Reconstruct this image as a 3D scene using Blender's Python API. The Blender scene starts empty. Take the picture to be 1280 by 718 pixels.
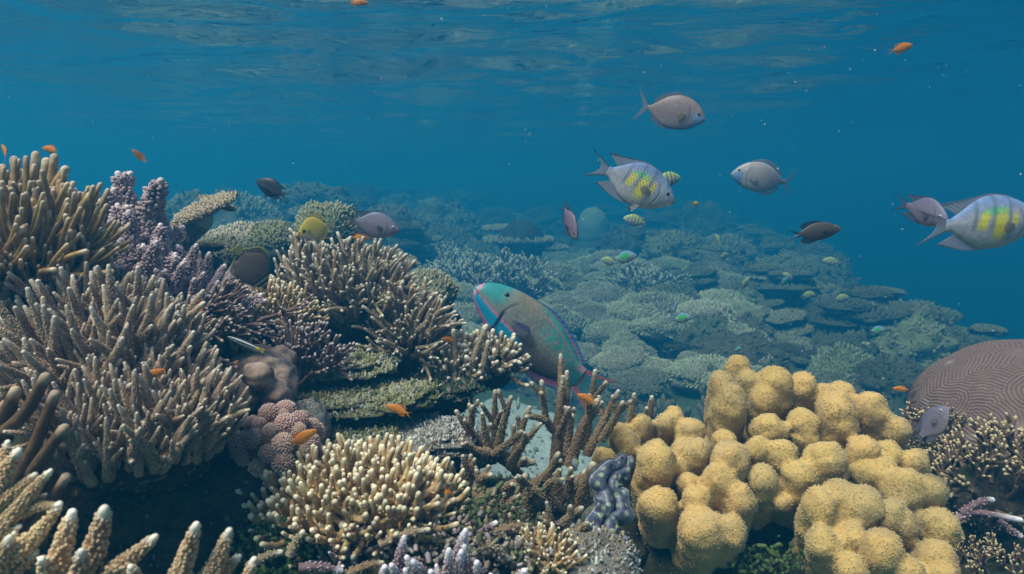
import bpy, math, random
import numpy as np
from mathutils import Matrix, Vector, Euler

R = math.radians
rng = np.random.default_rng(7)
random.seed(7)
sc = bpy.context.scene
col = sc.collection

# ---------------------------------------------------------------- camera
PITCH = 8.8
F_PX = 834.0                     # focal length in pixels of the 1280 px wide photograph
cam_d = bpy.data.cameras.new('camera')
cam_d.sensor_width = 36.0
cam_d.lens = F_PX / 1280 * 36.0
cam_d.clip_start = 0.02
cam_d.clip_end = 300.0
cam = bpy.data.objects.new('camera', cam_d)
col.objects.link(cam)
cam.location = (0, 0, 0)
cam.rotation_euler = (R(90 - PITCH), 0, 0)
sc.camera = cam
cam_d.dof.use_dof = True
cam_d.dof.focus_distance = 1.35
cam_d.dof.aperture_fstop = 8.0
CP, SP = math.cos(R(PITCH)), math.sin(R(PITCH))

def P(px, py, d):
    """point seen at photograph pixel (px,py), d metres in front of the lens"""
    u = (px - 640) / F_PX * d
    v = (359 - py) / F_PX * d
    return np.array([u, d * CP + v * SP, -d * SP + v * CP])

def PX(n, d):
    return n * d / F_PX

# ---------------------------------------------------------------- world, sun, exposure
SUN_EL, SUN_AZ = 62.0, 228.0     # azimuth: compass-like angle from +Y towards +X
w = bpy.data.worlds.new('World')
sc.world = w
w.use_nodes = True
nt = w.node_tree
for n in list(nt.nodes):
    nt.nodes.remove(n)
sky = nt.nodes.new('ShaderNodeTexSky')
sky.sky_type = 'NISHITA'
sky.sun_disc = False
sky.sun_elevation = R(SUN_EL)
sky.sun_rotation = R(SUN_AZ)
bg = nt.nodes.new('ShaderNodeBackground')
bg.inputs['Strength'].default_value = 0.145
wo = nt.nodes.new('ShaderNodeOutputWorld')
nt.links.new(sky.outputs[0], bg.inputs['Color'])
nt.links.new(bg.outputs[0], wo.inputs['Surface'])

sun_d = bpy.data.lights.new('sun', 'SUN')
sun_d.energy = 3.8
sun_d.angle = R(26)
sun_d.color = (1.0, 0.94, 0.86)
sun = bpy.data.objects.new('sun', sun_d)
col.objects.link(sun)
sd = Vector((math.sin(R(SUN_AZ)) * math.cos(R(SUN_EL)), math.cos(R(SUN_AZ)) * math.cos(R(SUN_EL)), math.sin(R(SUN_EL))))
sun.rotation_euler = sd.to_track_quat('Z', 'Y').to_euler()
sun.location = (0, 0, 8)

sc.view_settings.view_transform = 'Standard'
sc.view_settings.look = 'None'
sc.view_settings.gamma = 1
sc.view_settings.exposure = 0.74
sc.view_settings.use_curve_mapping = False

cy = sc.cycles
cy.max_bounces = 5
cy.diffuse_bounces = 2
cy.glossy_bounces = 2
cy.transmission_bounces = 2
cy.volume_bounces = 1
cy.transparent_max_bounces = 6
cy.use_denoising = True
cy.caustics_reflective = False
cy.caustics_refractive = False
cy.sample_clamp_indirect = 4.0

# ---------------------------------------------------------------- helpers
def tag(o, label=None, cat=None, group=None, kind=None):
    if label: o['label'] = label
    if cat: o['category'] = cat
    if group: o['group'] = group
    if kind: o['kind'] = kind
    return o

def nrm(v):
    v = np.asarray(v, float)
    return v / (np.linalg.norm(v, axis=-1, keepdims=True) + 1e-12)

class MB:
    """collects vertices, triangles, quads and a colour attribute, builds one mesh"""
    def __init__(s):
        s.V, s.T, s.Q, s.C, s.n = [], [], [], [], 0
    def add(s, V, T=None, Q=None, C=None):
        V = np.asarray(V, float).reshape(-1, 3)
        if T is not None and len(T): s.T.append(np.asarray(T, int).reshape(-1, 3) + s.n)
        if Q is not None and len(Q): s.Q.append(np.asarray(Q, int).reshape(-1, 4) + s.n)
        if C is None: C = np.zeros((len(V), 3))
        C = np.asarray(C, float)
        if C.ndim == 1: C = np.tile(C, (len(V), 1))
        s.V.append(V); s.C.append(C); s.n += len(V)
    def mesh(s, name, mat, smooth=True):
        V = np.concatenate(s.V); C = np.concatenate(s.C)
        T = np.concatenate(s.T) if s.T else np.zeros((0, 3), int)
        Q = np.concatenate(s.Q) if s.Q else np.zeros((0, 4), int)
        me = bpy.data.meshes.new(name)
        me.vertices.add(len(V)); me.vertices.foreach_set('co', V.astype(np.float32).ravel())
        nl = len(T) * 3 + len(Q) * 4
        me.loops.add(nl)
        me.loops.foreach_set('vertex_index', np.concatenate([T.ravel(), Q.ravel()]).astype(np.int32))
        me.polygons.add(len(T) + len(Q))
        st = np.concatenate([np.arange(len(T)) * 3, len(T) * 3 + np.arange(len(Q)) * 4]).astype(np.int32)
        me.polygons.foreach_set('loop_start', st)
        if smooth: me.polygons.foreach_set('use_smooth', np.ones(len(st), bool))
        a = me.color_attributes.new('Col', 'FLOAT_COLOR', 'POINT')
        a.data.foreach_set('color', np.concatenate([C, np.ones((len(C), 1))], 1).astype(np.float32).ravel())
        me.update(calc_edges=True)
        me.validate()
        if mat: me.materials.append(mat)
        return me

def obj(name, me, parent=None, loc=(0, 0, 0), rot=None, scale=None, mat4=None):
    o = bpy.data.objects.new(name, me)
    col.objects.link(o)
    if parent is not None: o.parent = parent
    if mat4 is not None:
        o.matrix_local = mat4
    else:
        o.location = loc
        if rot is not None: o.rotation_euler = rot
        if scale is not None: o.scale = (scale,) * 3 if np.isscalar(scale) else scale
    return o

def empty(name, loc=(0, 0, 0)):
    o = bpy.data.objects.new(name, None)
    o.empty_display_size = 0.05
    col.objects.link(o)
    o.location = tuple(loc)
    return o

def frame_z(d, roll=0.0, loc=(0, 0, 0), s=1.0):
    """matrix whose Z axis is along d"""
    q = Vector(d).normalized().to_track_quat('Z', 'Y')
    return Matrix.Translation(Vector(loc)) @ q.to_matrix().to_4x4() @ Matrix.Rotation(roll, 4, 'Z') @ Matrix.Diagonal((s, s, s, 1))

# cheap value noise in numpy --------------------------------------------------
def _h(i, j, k, seed):
    n = (i * 374761393 + j * 668265263 + k * 2147483647 + seed * 1274126177) & 0xFFFFFFFF
    n = ((n ^ (n >> 13)) * 1274126177) & 0xFFFFFFFF
    n = (n ^ (n >> 16)) & 0xFFFFFF
    return n / float(0xFFFFFF)

def vnoise(p, seed=0):
    p = np.asarray(p, float)
    i = np.floor(p).astype(np.int64); f = p - i
    f = f * f * (3 - 2 * f)
    out = 0
    for a in (0, 1):
        wa = f[..., 0] if a else 1 - f[..., 0]
        for b in (0, 1):
            wb = f[..., 1] if b else 1 - f[..., 1]
            for c in (0, 1):
                wc = f[..., 2] if c else 1 - f[..., 2]
                out = out + wa * wb * wc * _h(i[..., 0] + a, i[..., 1] + b, i[..., 2] + c, seed)
    return out * 2 - 1

def fbm(p, seed=0, octs=4, gain=0.5, lac=2.03):
    p = np.asarray(p, float); s = 0; a = 1; t = 0
    for k in range(octs):
        s = s + a * vnoise(p, seed + k * 17); t += a; a *= gain; p = p * lac + 3.7
    return s / t

def grid_faces(nu, nv, wrap=False):
    i = np.arange(nu - 1)[:, None]; j = np.arange(nv if wrap else nv - 1)[None, :]
    j2 = (j + 1) % nv
    return np.stack([i * nv + j, i * nv + j2, (i + 1) * nv + j2, (i + 1) * nv + j], -1).reshape(-1, 4)

def sweep(mb, path, rad, seg=8, C=None, flat=None):
    """tube along path with radii; the end closes where the radius reaches zero"""
    path = np.asarray(path, float); n = len(path)
    tan = nrm(np.gradient(path, axis=0))
    a = np.array([1.0, 0, 0]) if abs(tan[0][0]) < 0.8 else np.array([0, 1.0, 0])
    N = np.zeros((n, 3)); B = np.zeros((n, 3))
    x = nrm(np.cross(tan[0], a))
    for i in range(n):
        x = nrm(x - tan[i] * np.dot(x, tan[i]))
        N[i] = x; B[i] = np.cross(tan[i], x)
    th = np.arange(seg) / seg * 2 * np.pi
    rr = np.asarray(rad)
    if rr.ndim == 1: rr = rr[:, None] * np.ones(seg)
    V = path[:, None] + rr[..., None] * (np.cos(th)[None, :, None] * N[:, None] + np.sin(th)[None, :, None] * B[:, None])
    if C is None: C = np.zeros((n, 3))
    CC = np.repeat(np.asarray(C, float), seg, axis=0)
    mb.add(V.reshape(-1, 3), Q=grid_faces(n, seg, True), C=CC)
    return tan, N, B

def cap_profile(t):
    """radius factor that rounds off the tip: t in 0..1"""
    return np.sqrt(np.clip(1 - np.clip((t - 0.9) / 0.1, 0, 1) ** 2, 0, 1))

def nubs(mb, c, d, r, l, C, seg=5, blunt=0.62):
    """many little round nubs: centres c, directions d, radius r, length l"""
    c = np.asarray(c); d = nrm(d); n = len(c)
    if n == 0: return
    a = np.where(np.abs(d[:, :1]) < 0.8, np.array([[1.0, 0, 0]]), np.array([[0, 1.0, 0]]))
    x = nrm(np.cross(d, a)); y = np.cross(d, x)
    th = np.arange(seg) / seg * 2 * np.pi
    ring = np.cos(th)[None, :, None] * x[:, None] + np.sin(th)[None, :, None] * y[:, None]
    r = np.broadcast_to(r, (n,))[:, None, None]; l = np.broadcast_to(l, (n,))[:, None, None]
    d1 = d[:, None]
    V0 = c[:, None] + ring * r - d1 * l * 0.25
    V1 = c[:, None] + ring * r * blunt * 1.15 + d1 * l * 0.68
    V2 = c[:, None] + d1 * l
    V = np.concatenate([V0, V1, V2], 1)
    m = 2 * seg + 1
    k = np.arange(seg); k2 = (k + 1) % seg
    q = np.stack([k, k2, k2 + seg, k + seg], -1)
    t = np.stack([k + seg, k2 + seg, np.full(seg, 2 * seg)], -1)
    off = (np.arange(n) * m)[:, None, None]
    C = np.asarray(C, float)
    if C.ndim == 1: C = np.tile(C, (n, 1))
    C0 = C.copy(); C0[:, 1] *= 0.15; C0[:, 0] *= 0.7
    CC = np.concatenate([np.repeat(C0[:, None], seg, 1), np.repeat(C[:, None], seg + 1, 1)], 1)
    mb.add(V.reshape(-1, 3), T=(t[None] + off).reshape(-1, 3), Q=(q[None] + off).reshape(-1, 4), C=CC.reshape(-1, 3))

def cones(mb, c, d, r, l, C0, C1):
    """many tiny three-sided spines"""
    d = nrm(d); n = len(c)
    a = np.where(np.abs(d[:, :1]) < 0.8, np.array([[1.0, 0, 0]]), np.array([[0, 1.0, 0]]))
    x = nrm(np.cross(d, a)); y = np.cross(d, x)
    r = np.broadcast_to(r, (n,))[:, None]; l = np.broadcast_to(l, (n,))[:, None]
    V = np.stack([c + x * r, c + (-.5 * x + .87 * y) * r, c + (-.5 * x - .87 * y) * r, c + d * l], 1)
    T = np.array([(0, 1, 3), (1, 2, 3), (2, 0, 3)])[None] + (np.arange(n) * 4)[:, None, None]
    mb.add(V.reshape(-1, 3), T=T.reshape(-1, 3), C=np.stack([C0, C0, C0, C1], 1).reshape(-1, 3))

def blob(mb, c, r, seed, amp=0.18, freq=1.6, nu=24, nv=32, C=None, octs=3, power=1.0):
    """noisy ellipsoid"""
    ph = np.linspace(0, np.pi, nu)[:, None]; th = (np.arange(nv) / nv * 2 * np.pi)[None]
    D = np.stack([np.sin(ph) * np.cos(th), np.sin(ph) * np.sin(th), np.cos(ph) * np.ones_like(th)], -1)
    f = 1 + amp * fbm(D * freq + seed * 1.37, seed, octs)
    V = np.asarray(c) + D * f[..., None] * np.asarray(r)
    V[0] = V[0].mean(0); V[-1] = V[-1].mean(0)
    mb.add(V.reshape(-1, 3), Q=grid_faces(nu, nv, True), C=C)
    return V

# ---------------------------------------------------------------- materials
def mat(name):
    m = bpy.data.materials.new(name)
    m.use_nodes = True
    t = m.node_tree
    b = t.nodes['Principled BSDF']
    return m, t, b

def nd(t, typ, **kw):
    n = t.nodes.new(typ)
    for k, v in kw.items():
        if k in n.inputs.keys(): n.inputs[k].default_value = v
        else: setattr(n, k, v)
    return n

def ramp(t, stops, interp='LINEAR'):
    n = t.nodes.new('ShaderNodeValToRGB')
    n.color_ramp.interpolation = interp
    e = n.color_ramp.elements
    while len(e) < len(stops): e.new(0.5)
    for x, (p, c) in zip(e, stops):
        x.position = p
        x.color = (c, c, c, 1) if np.isscalar(c) else (*c, 1)
    return n

def mixc(t, fac, a, b, blend='MIX'):
    n = t.nodes.new('ShaderNodeMix')
    n.data_type = 'RGBA'; n.blend_type = blend
    for s, v in ((n.inputs['Factor'], fac), (n.inputs['A'], a), (n.inputs['B'], b)):
        if hasattr(v, 'is_linked'): t.links.new(v, s)
        elif np.isscalar(v): s.default_value = v
        else: s.default_value = (*v, 1)
    return n.outputs['Result']

def coral_mat(name, base, dark, tip, nub=None, rough=0.75, scale=60.0, bump=0.5, patch=None, sheen=0.0, hue_var=0.12):
    """Col.r = growing tip, Col.g = corallite / polyp, Col.b = free variation"""
    m, t, b = mat(name)
    L = t.links
    at = nd(t, 'ShaderNodeAttribute', attribute_name='Col')
    sep = nd(t, 'ShaderNodeSeparateColor'); L.new(at.outputs['Color'], sep.inputs[0])
    tc = nd(t, 'ShaderNodeTexCoord')
    n1 = nd(t, 'ShaderNodeTexNoise', Scale=scale * 0.25, Detail=4.0, Roughness=0.65); L.new(tc.outputs['Object'], n1.inputs['Vector'])
    n2 = nd(t, 'ShaderNodeTexNoise', Scale=scale * 2.2, Detail=3.0, Roughness=0.7); L.new(tc.outputs['Object'], n2.inputs['Vector'])
    oi = nd(t, 'ShaderNodeObjectInfo')
    r1 = ramp(t, [(0.36, 0.0), (0.66, 1.0)]); L.new(n1.outputs[0], r1.inputs[0])
    c = mixc(t, r1.outputs[0], dark, base)
    c = mixc(t, sep.outputs[1], c, nub if nub is not None else tuple(min(1, x * 1.25) for x in base))
    r2 = ramp(t, [(0.40, 0.0), (0.7, 0.45)]); L.new(n2.outputs[0], r2.inputs[0])
    c = mixc(t, r2.outputs[0], c, dark)
    if patch is not None:
        ge = nd(t, 'ShaderNodeNewGeometry')
        n3 = nd(t, 'ShaderNodeTexNoise', Scale=9.0, Detail=3.0); L.new(ge.outputs['Position'], n3.inputs['Vector'])
        r3 = ramp(t, [(0.5, 0.0), (0.64, 0.8)]); L.new(n3.outputs[0], r3.inputs[0])
        c = mixc(t, r3.outputs[0], c, patch)
    c = mixc(t, sep.outputs[0], c, tip)
    hv = nd(t, 'ShaderNodeHueSaturation')
    mr = nd(t, 'ShaderNodeMapRange'); mr.inputs['To Min'].default_value = 1 - hue_var * 1.9; mr.inputs['To Max'].default_value = 1 + hue_var * 1.6
    L.new(oi.outputs['Random'], mr.inputs['Value']); L.new(mr.outputs[0], hv.inputs['Value'])
    L.new(c, hv.inputs['Color'])
    wn = nd(t, 'ShaderNodeTexWhiteNoise', noise_dimensions='1D'); L.new(oi.outputs['Random'], wn.inputs['W'])
    mh = nd(t, 'ShaderNodeMapRange'); mh.inputs['To Min'].default_value = 0.5 - hue_var * 0.09; mh.inputs['To Max'].default_value = 0.5 + hue_var * 0.07
    L.new(wn.outputs['Value'], mh.inputs['Value']); L.new(mh.outputs[0], hv.inputs['Hue'])
    L.new(hv.outputs[0], b.inputs['Base Color'])
    b.inputs['Roughness'].default_value = rough
    b.inputs['Specular IOR Level'].default_value = 0.12
    if sheen: b.inputs['Sheen Weight'].default_value = sheen
    vo = nd(t, 'ShaderNodeTexVoronoi', Scale=scale * 2.5); L.new(tc.outputs['Object'], vo.inputs['Vector'])
    ad = nd(t, 'ShaderNodeMath', operation='SUBTRACT'); L.new(n2.outputs[0], ad.inputs[0]); L.new(vo.outputs['Distance'], ad.inputs[1])
    bp = nd(t, 'ShaderNodeBump', Strength=bump, Distance=0.004); L.new(ad.outputs[0], bp.inputs['Height'])
    L.new(bp.outputs[0], b.inputs['Normal'])
    return m

def rock_mat(name, c0, c1, c2, algae=None, scale=14.0, bump=0.8, algae_amt=0.5, speck=None):
    m, t, b = mat(name)
    L = t.links
    ge = nd(t, 'ShaderNodeNewGeometry')
    n1 = nd(t, 'ShaderNodeTexNoise', Scale=scale, Detail=8.0, Roughness=0.65); L.new(ge.outputs['Position'], n1.inputs['Vector'])
    n2 = nd(t, 'ShaderNodeTexNoise', Scale=scale * 7, Detail=5.0, Roughness=0.7); L.new(ge.outputs['Position'], n2.inputs['Vector'])
    n3 = nd(t, 'ShaderNodeTexNoise', Scale=scale * 0.35, Detail=6.0, Roughness=0.6); L.new(ge.outputs['Position'], n3.inputs['Vector'])
    r1 = ramp(t, [(0.3, c0), (0.5, c1), (0.72, c2)]); L.new(n1.outputs[0], r1.inputs[0])
    c = r1.outputs[0]
    if algae is not None:
        sx = nd(t, 'ShaderNodeSeparateXYZ'); L.new(ge.outputs['Normal'], sx.inputs[0])
        ma = nd(t, 'ShaderNodeMath', operation='MULTIPLY_ADD'); L.new(sx.outputs[2], ma.inputs[0]); ma.inputs[1].default_value = 0.16; L.new(n3.outputs[0], ma.inputs[2])
        r3 = ramp(t, [(0.68 - 0.2 * algae_amt, 0.0), (0.82 - 0.2 * algae_amt, 0.9)]); L.new(ma.outputs[0], r3.inputs[0])
        c = mixc(t, r3.outputs[0], c, algae)
    r2 = ramp(t, [(0.35, 0.25), (0.6, 1.0)]); L.new(n2.outputs[0], r2.inputs[0])
    c = mixc(t, 0.75, c, r2.outputs[0], 'MULTIPLY')
    if speck is not None:
        vo = nd(t, 'ShaderNodeTexVoronoi', Scale=scale * 9); L.new(ge.outputs['Position'], vo.inputs['Vector'])
        r4 = ramp(t, [(0.12, 0.9), (0.24, 0.0)]); L.new(vo.outputs['Distance'], r4.inputs[0])
        c = mixc(t, r4.outputs[0], c, speck)
    L.new(c, b.inputs['Base Color'])
    b.inputs['Roughness'].default_value = 0.9
    b.inputs['Specular IOR Level'].default_value = 0.1
    ad = nd(t, 'ShaderNodeMath', operation='ADD'); L.new(n1.outputs[0], ad.inputs[0]); L.new(n2.outputs[0], ad.inputs[1])
    bp = nd(t, 'ShaderNodeBump', Strength=bump, Distance=0.012); L.new(ad.outputs[0], bp.inputs['Height'])
    L.new(bp.outputs[0], b.inputs['Normal'])
    return m
# ================================================================ the setting
SURF = 0.92                      # height of the water surface above the lens

def ground_h(x, y):
    x = np.asarray(x, float); y = np.asarray(y, float)
    sl = np.clip((x + 2.2) / 2.4, 0, 1); sl = sl * sl * (3 - 2 * sl)
    fall = np.clip((y - 1.55) / 1.2, 0, 1); fall = fall * fall * (3 - 2 * fall)
    z = -0.80 - fall * (0.12 + 0.62 * sl) + 0.022 * np.clip(y - 3, 0, 20)
    p = np.stack([x, y, 0 * x], -1)
    z = z + 0.30 * fbm(p * 0.30, 3, 3) * np.clip((y - 2.6) / 3, 0, 1)
    z = z + 0.42 * np.abs(fbm(p * 0.7, 5, 3)) * np.clip((y - 3.2) / 3, 0, 1)
    # reef mound on the left
    m = np.clip((-x - 0.12 - 0.25 * np.clip(y - 1.2, 0, 3)) / 0.8, 0, 1)
    z = z + 0.42 * (m * m * (3 - 2 * m)) * np.clip((y - 0.55) / 0.4, 0, 1) * np.clip((2.6 - y) / 1.0, 0, 1)
    z = z + 0.34 * np.exp(-((x - 2.0) / 1.3) ** 2 - ((y - 9.2) / 1.8) ** 2)
    # drop-off on the right
    e = x - (2.1 + 0.19 * y) + 0.8 * fbm(p * 0.35, 9, 2)
    z = z - np.where(e > 0, 0.85 * e * e / (e + 1.3), 0)
    z = z + 0.035 * fbm(p * 5.0, 11, 3)
    return np.maximum(z, -7 + 0.3 * fbm(p * .5, 2, 2))

def nonuni(a, b, n, k=2.2):
    t = np.linspace(-1, 1, n)
    s = np.sinh(k * t) / np.sinh(k)
    return np.where(s < 0, -s * a, s * b)

M_GROUND = rock_mat('reef_ground', (0.03, 0.035, 0.028), (0.11, 0.12, 0.09), (0.26, 0.25, 0.19), algae=(0.10, 0.13, 0.05), scale=9)
gx = nonuni(-22, 22, 240, 3.2); gy = -1.5 + (np.linspace(0, 1, 260) ** 2.0) * 43
X, Y = np.meshgrid(gx, gy, indexing='ij')
mb = MB()
mb.add(np.stack([X, Y, ground_h(X, Y)], -1).reshape(-1, 3), Q=grid_faces(240, 260)[:, ::-1])
tag(obj('seabed', mb.mesh('seabed', M_GROUND)), 'dark rocky reef floor falling away into blue water on the right', 'seabed', kind='structure')

# pale sand in the gap between the corals
M_SAND = rock_mat('sand', (0.46, 0.45, 0.40), (0.58, 0.57, 0.51), (0.68, 0.66, 0.6), scale=22, bump=0.5)
mb = MB()
nu, nv = 26, 60
ph = np.linspace(0, 1, nu)[:, None]; th = (np.arange(nv) / nv * 2 * np.pi)[None]
edge = 1 + 0.25 * fbm(np.stack([np.cos(th) * 1.5, np.sin(th) * 1.5, 0 * th], -1), 21, 3)
sxy = np.stack([0.0 + 0.62 * ph * np.cos(th) * edge, 3.55 + 1.0 * ph * np.sin(th) * edge], -1)
sz = ground_h(sxy[..., 0], sxy[..., 1]) + 0.05 - 0.12 * ph ** 4 + 0.012 * fbm(np.concatenate([sxy * 9, 0 * sxy[..., :1]], -1), 4, 3)
mb.add(np.concatenate([sxy, sz[..., None]], -1).reshape(-1, 3), Q=grid_faces(nu, nv, True))
tag(obj('sand_patch', mb.mesh('sand_patch', M_SAND)), 'pale sand patch in the gap behind the staghorn coral', 'sand', kind='structure')

rs = np.random.default_rng(8); mb = MB()
ix = rs.integers(0, nu * nv, 420); sp_ = np.concatenate([sxy, sz[..., None]], -1).reshape(-1, 3)[ix] + rs.normal(0, .03, (420, 3)) * [1, 1, 0]
ss_ = rs.uniform(.003, .013, 420) * rs.uniform(.5, 1.4, 420)
nubs(mb, sp_, rs.normal(0, .6, (420, 3)) + [0, 0, .4], ss_, ss_ * rs.uniform(.7, 2.6, 420), (0, 0, 0), seg=5)
tag(obj('sand_rubble', mb.mesh('sand_rubble', rock_mat('rubble', (0.2, 0.18, 0.15), (0.4, 0.37, 0.32), (0.6, 0.57, 0.5), scale=40))), 'small broken coral rubble strewn over the pale sand', 'rubble', kind='stuff')

# ---- water surface seen from below
M_WATER, t, b = mat('water_surface')
t.nodes.remove(b)
out = t.nodes['Material Output']
fr = nd(t, 'ShaderNodeFresnel', IOR=1.333)
ge_ = nd(t, 'ShaderNodeNewGeometry'); mp_ = nd(t, 'ShaderNodeMapping'); mp_.inputs['Scale'].default_value = (1, 1.7, 1); t.links.new(ge_.outputs['Position'], mp_.inputs['Vector'])
wn_ = nd(t, 'ShaderNodeTexNoise', Scale=3.6, Detail=1.5, Roughness=0.45, Distortion=1.2); t.links.new(mp_.outputs[0], wn_.inputs['Vector'])
bp_ = nd(t, 'ShaderNodeBump', Strength=1.0, Distance=0.011); t.links.new(wn_.outputs[0], bp_.inputs['Height']); t.links.new(bp_.outputs[0], fr.inputs['Normal'])
tr = nd(t, 'ShaderNodeBsdfTransparent')
gl = nd(t, 'ShaderNodeBsdfGlossy', Roughness=0.045); t.links.new(bp_.outputs[0], gl.inputs['Normal'])
gl.inputs['Color'].default_value = (0.95, 0.97, 0.97, 1)
mx = nd(t, 'ShaderNodeMixShader')
t.links.new(fr.outputs[0], mx.inputs[0]); t.links.new(tr.outputs[0], mx.inputs[1]); t.links.new(gl.outputs[0], mx.inputs[2])
t.links.new(mx.outputs[0], out.inputs['Surface'])
wx = nonuni(-26, 26, 320, 3.0); wy = -4 + (np.linspace(0, 1, 360) ** 1.9) * 46
X, Y = np.meshgrid(wx, wy, indexing='ij')
p = np.stack([X, Y, 0 * X], -1)
wob = np.stack([fbm(p * 0.6, 31, 2), fbm(p * 0.6 + 9, 33, 2)], -1) * 0.6
q = np.stack([X + wob[..., 0], (Y + wob[..., 1]) * 1.6, 0 * X], -1)
Z = SURF + 0.045 * fbm(q * 0.9, 41, 2) + 0.040 * fbm(q * 2.2, 43, 2) + 0.010 * fbm(q * 6.0, 47, 2) + 0.012 * np.sin(3.1 * (Y + 0.3 * X) + 4 * wob[..., 0])
mb = MB()
mb.add(np.stack([X, Y, Z], -1).reshape(-1, 3), Q=grid_faces(320, 360)[:, ::-1])
wo_ = obj('water_surface', mb.mesh('water_surface', M_WATER))
tag(wo_, 'rippled underside of the water surface overhead', 'water', kind='structure')

# ---- the sea water itself
M_SEA = bpy.data.materials.new('sea_water'); M_SEA.use_nodes = True
t = M_SEA.node_tree
t.nodes.remove(t.nodes['Principled BSDF'])
pv = nd(t, 'ShaderNodeVolumePrincipled')
pv.inputs['Color'].default_value = (0.013, 0.212, 0.435, 1)
pv.inputs['Absorption Color'].default_value = (0.06, 0.27, 0.28, 1)
pv.inputs['Density'].default_value = 0.225
pv.inputs['Anisotropy'].default_value = 0.4
t.links.new(pv.outputs[0], t.nodes['Material Output'].inputs['Volume'])
mb = MB()
x0, x1, y0, y1, z0, z1 = -27, 27, -5, 43, -9, SURF + 0.12
bv = np.array([(x, y, z) for z in (z0, z1) for y in (y0, y1) for x in (x0, x1)], float)
mb.add(bv, Q=[(0, 2, 3, 1), (4, 5, 7, 6), (0, 1, 5, 4), (2, 6, 7, 3), (0, 4, 6, 2), (1, 3, 7, 5)])
tag(obj('haze', mb.mesh('haze', M_SEA, smooth=False)), 'clear blue sea water filling the whole scene', 'water', kind='stuff')
# ================================================================ coral building blocks
def curve_path(L, n, bend, seed, wob=0.03):
    r = np.random.default_rng(seed)
    t = np.linspace(0, 1, n)
    a = r.uniform(0, 2 * np.pi)
    x = bend * t ** 2 * math.cos(a) + wob * np.sin(t * 5 + r.uniform(0, 6)) * t
    y = bend * t ** 2 * math.sin(a) + wob * np.sin(t * 4 + r.uniform(0, 6)) * t
    return np.stack([x, y, t], -1) * L

def put_nubs(mb, path, rad, N, B, tan, n, size, lean, rs, tipw, t0=0.05, length=1.6, tmax=0.97, seg=5):
    """corallites spread over a swept branch"""
    k = len(path)
    # more where the surface is larger
    tt = np.sort(rs.uniform(t0, tmax, n)) * (k - 1)
    i = np.clip(tt.astype(int), 0, k - 2); f = (tt - i)[:, None]
    g = (np.arange(n) * 2.39996 + rs.uniform(-.35, .35, n))[:, None]
    Nn = N[i]; Bb = B[i]
    rd = nrm(np.cos(g) * Nn + np.sin(g) * Bb)
    c = path[i] * (1 - f) + path[i + 1] * f
    r_ = (rad[i] * (1 - f[:, 0]) + rad[i + 1] * f[:, 0])[:, None]
    c = c + rd * r_ * 0.93
    d = nrm(rd + tan[i] * lean)
    th = tt / (k - 1)
    s = size * rs.uniform(0.7, 1.25, n) * (1.12 - 0.5 * th ** 2)
    C = np.stack([np.clip((th - (1 - tipw)) / tipw, 0, 1) ** 1.5, np.full(n, 0.85), rs.uniform(0, 1, n)], -1)
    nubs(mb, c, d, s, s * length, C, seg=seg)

def branch(mb, path, r0, r1, seg=9, tip=0.15, nn=0, nsize=0.02, lean=0.7, seed=0, wav=0.06, nlen=1.6, tipstart=None):
    """one tapering branch along path, with corallites"""
    rs = np.random.default_rng(seed)
    path = np.asarray(path, float)
    n = len(path)
    t = np.linspace(0, 1, n)
    rad = (r0 + (r1 - r0) * t) * (1 + wav * np.interp(t, np.linspace(0, 1, 9), rs.uniform(-1, 1, 9)))
    # rounded end: add the last rings
    e = nrm(path[-1] - path[-2])
    ex = np.array([0.35, 0.65, 0.87, 0.98, 1.0]); exr = np.sqrt(1 - ex ** 2)
    p2 = np.concatenate([path, path[-1] + e * (ex * r1)[:, None]])
    r2 = np.concatenate([rad, r1 * exr])
    tc = np.concatenate([t, np.ones(5)])
    tipc = np.clip((tc - (1 - tip)) / max(tip, 1e-3), 0, 1) ** 1.4
    C = np.stack([tipc, np.zeros_like(tc), tc], -1)
    tan, N, B = sweep(mb, p2, r2, seg, C)
    if nn:
        put_nubs(mb, path, rad, N, B, tan, nn, nsize, lean, rs, tip, length=nlen)

def poly_path(pts, n=14):
    """smooth path through control points (Catmull-Rom)"""
    p = np.asarray(pts, float)
    if len(p) == 2:
        m = (p[0] + p[1]) / 2
        p = np.array([p[0], m, p[1]])
    q = np.concatenate([[2 * p[0] - p[1]], p, [2 * p[-1] - p[-2]]])
    out = []
    u = np.linspace(0, len(p) - 1, n)
    for x in u:
        i = min(int(x), len(p) - 2); f = x - i
        a, b, c, d = q[i], q[i + 1], q[i + 2], q[i + 3]
        out.append(0.5 * (2 * b + (c - a) * f + (2 * a - 5 * b + 4 * c - d) * f * f + (3 * b - a - 3 * c + d) * f ** 3))
    return np.array(out)

def spike_mesh(name, m, seed, r0=0.13, r1=0.055, nn=150, ns=0.022, tip=0.14, bend=0.15, side=1, nlen=1.5, seg=10, lean=0.8):
    mb = MB(); rs = np.random.default_rng(seed)
    pa = curve_path(1, 12, bend * rs.uniform(0.3, 1.3), seed)
    branch(mb, pa, r0, r1, seg, tip, nn, ns, lean, seed, nlen=nlen)
    for k in range(side):
        i = rs.integers(2, 7); a = rs.uniform(0, 6.28)
        d = nrm([math.cos(a) * 0.7, math.sin(a) * 0.7, 1.0])
        l = rs.uniform(0.22, 0.42)
        t = np.linspace(0, 1, 7)[:, None]
        pb = pa[i] + d * l * t + np.array([0, 0, 0.12]) * t ** 2 * l
        branch(mb, pb, r0 * 0.55, r1 * 0.8, seg - 2, tip * 2, max(nn // 4, 0), ns * 0.9, lean, seed + k + 5, nlen=nlen)
    return mb.mesh(name, m)

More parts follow.
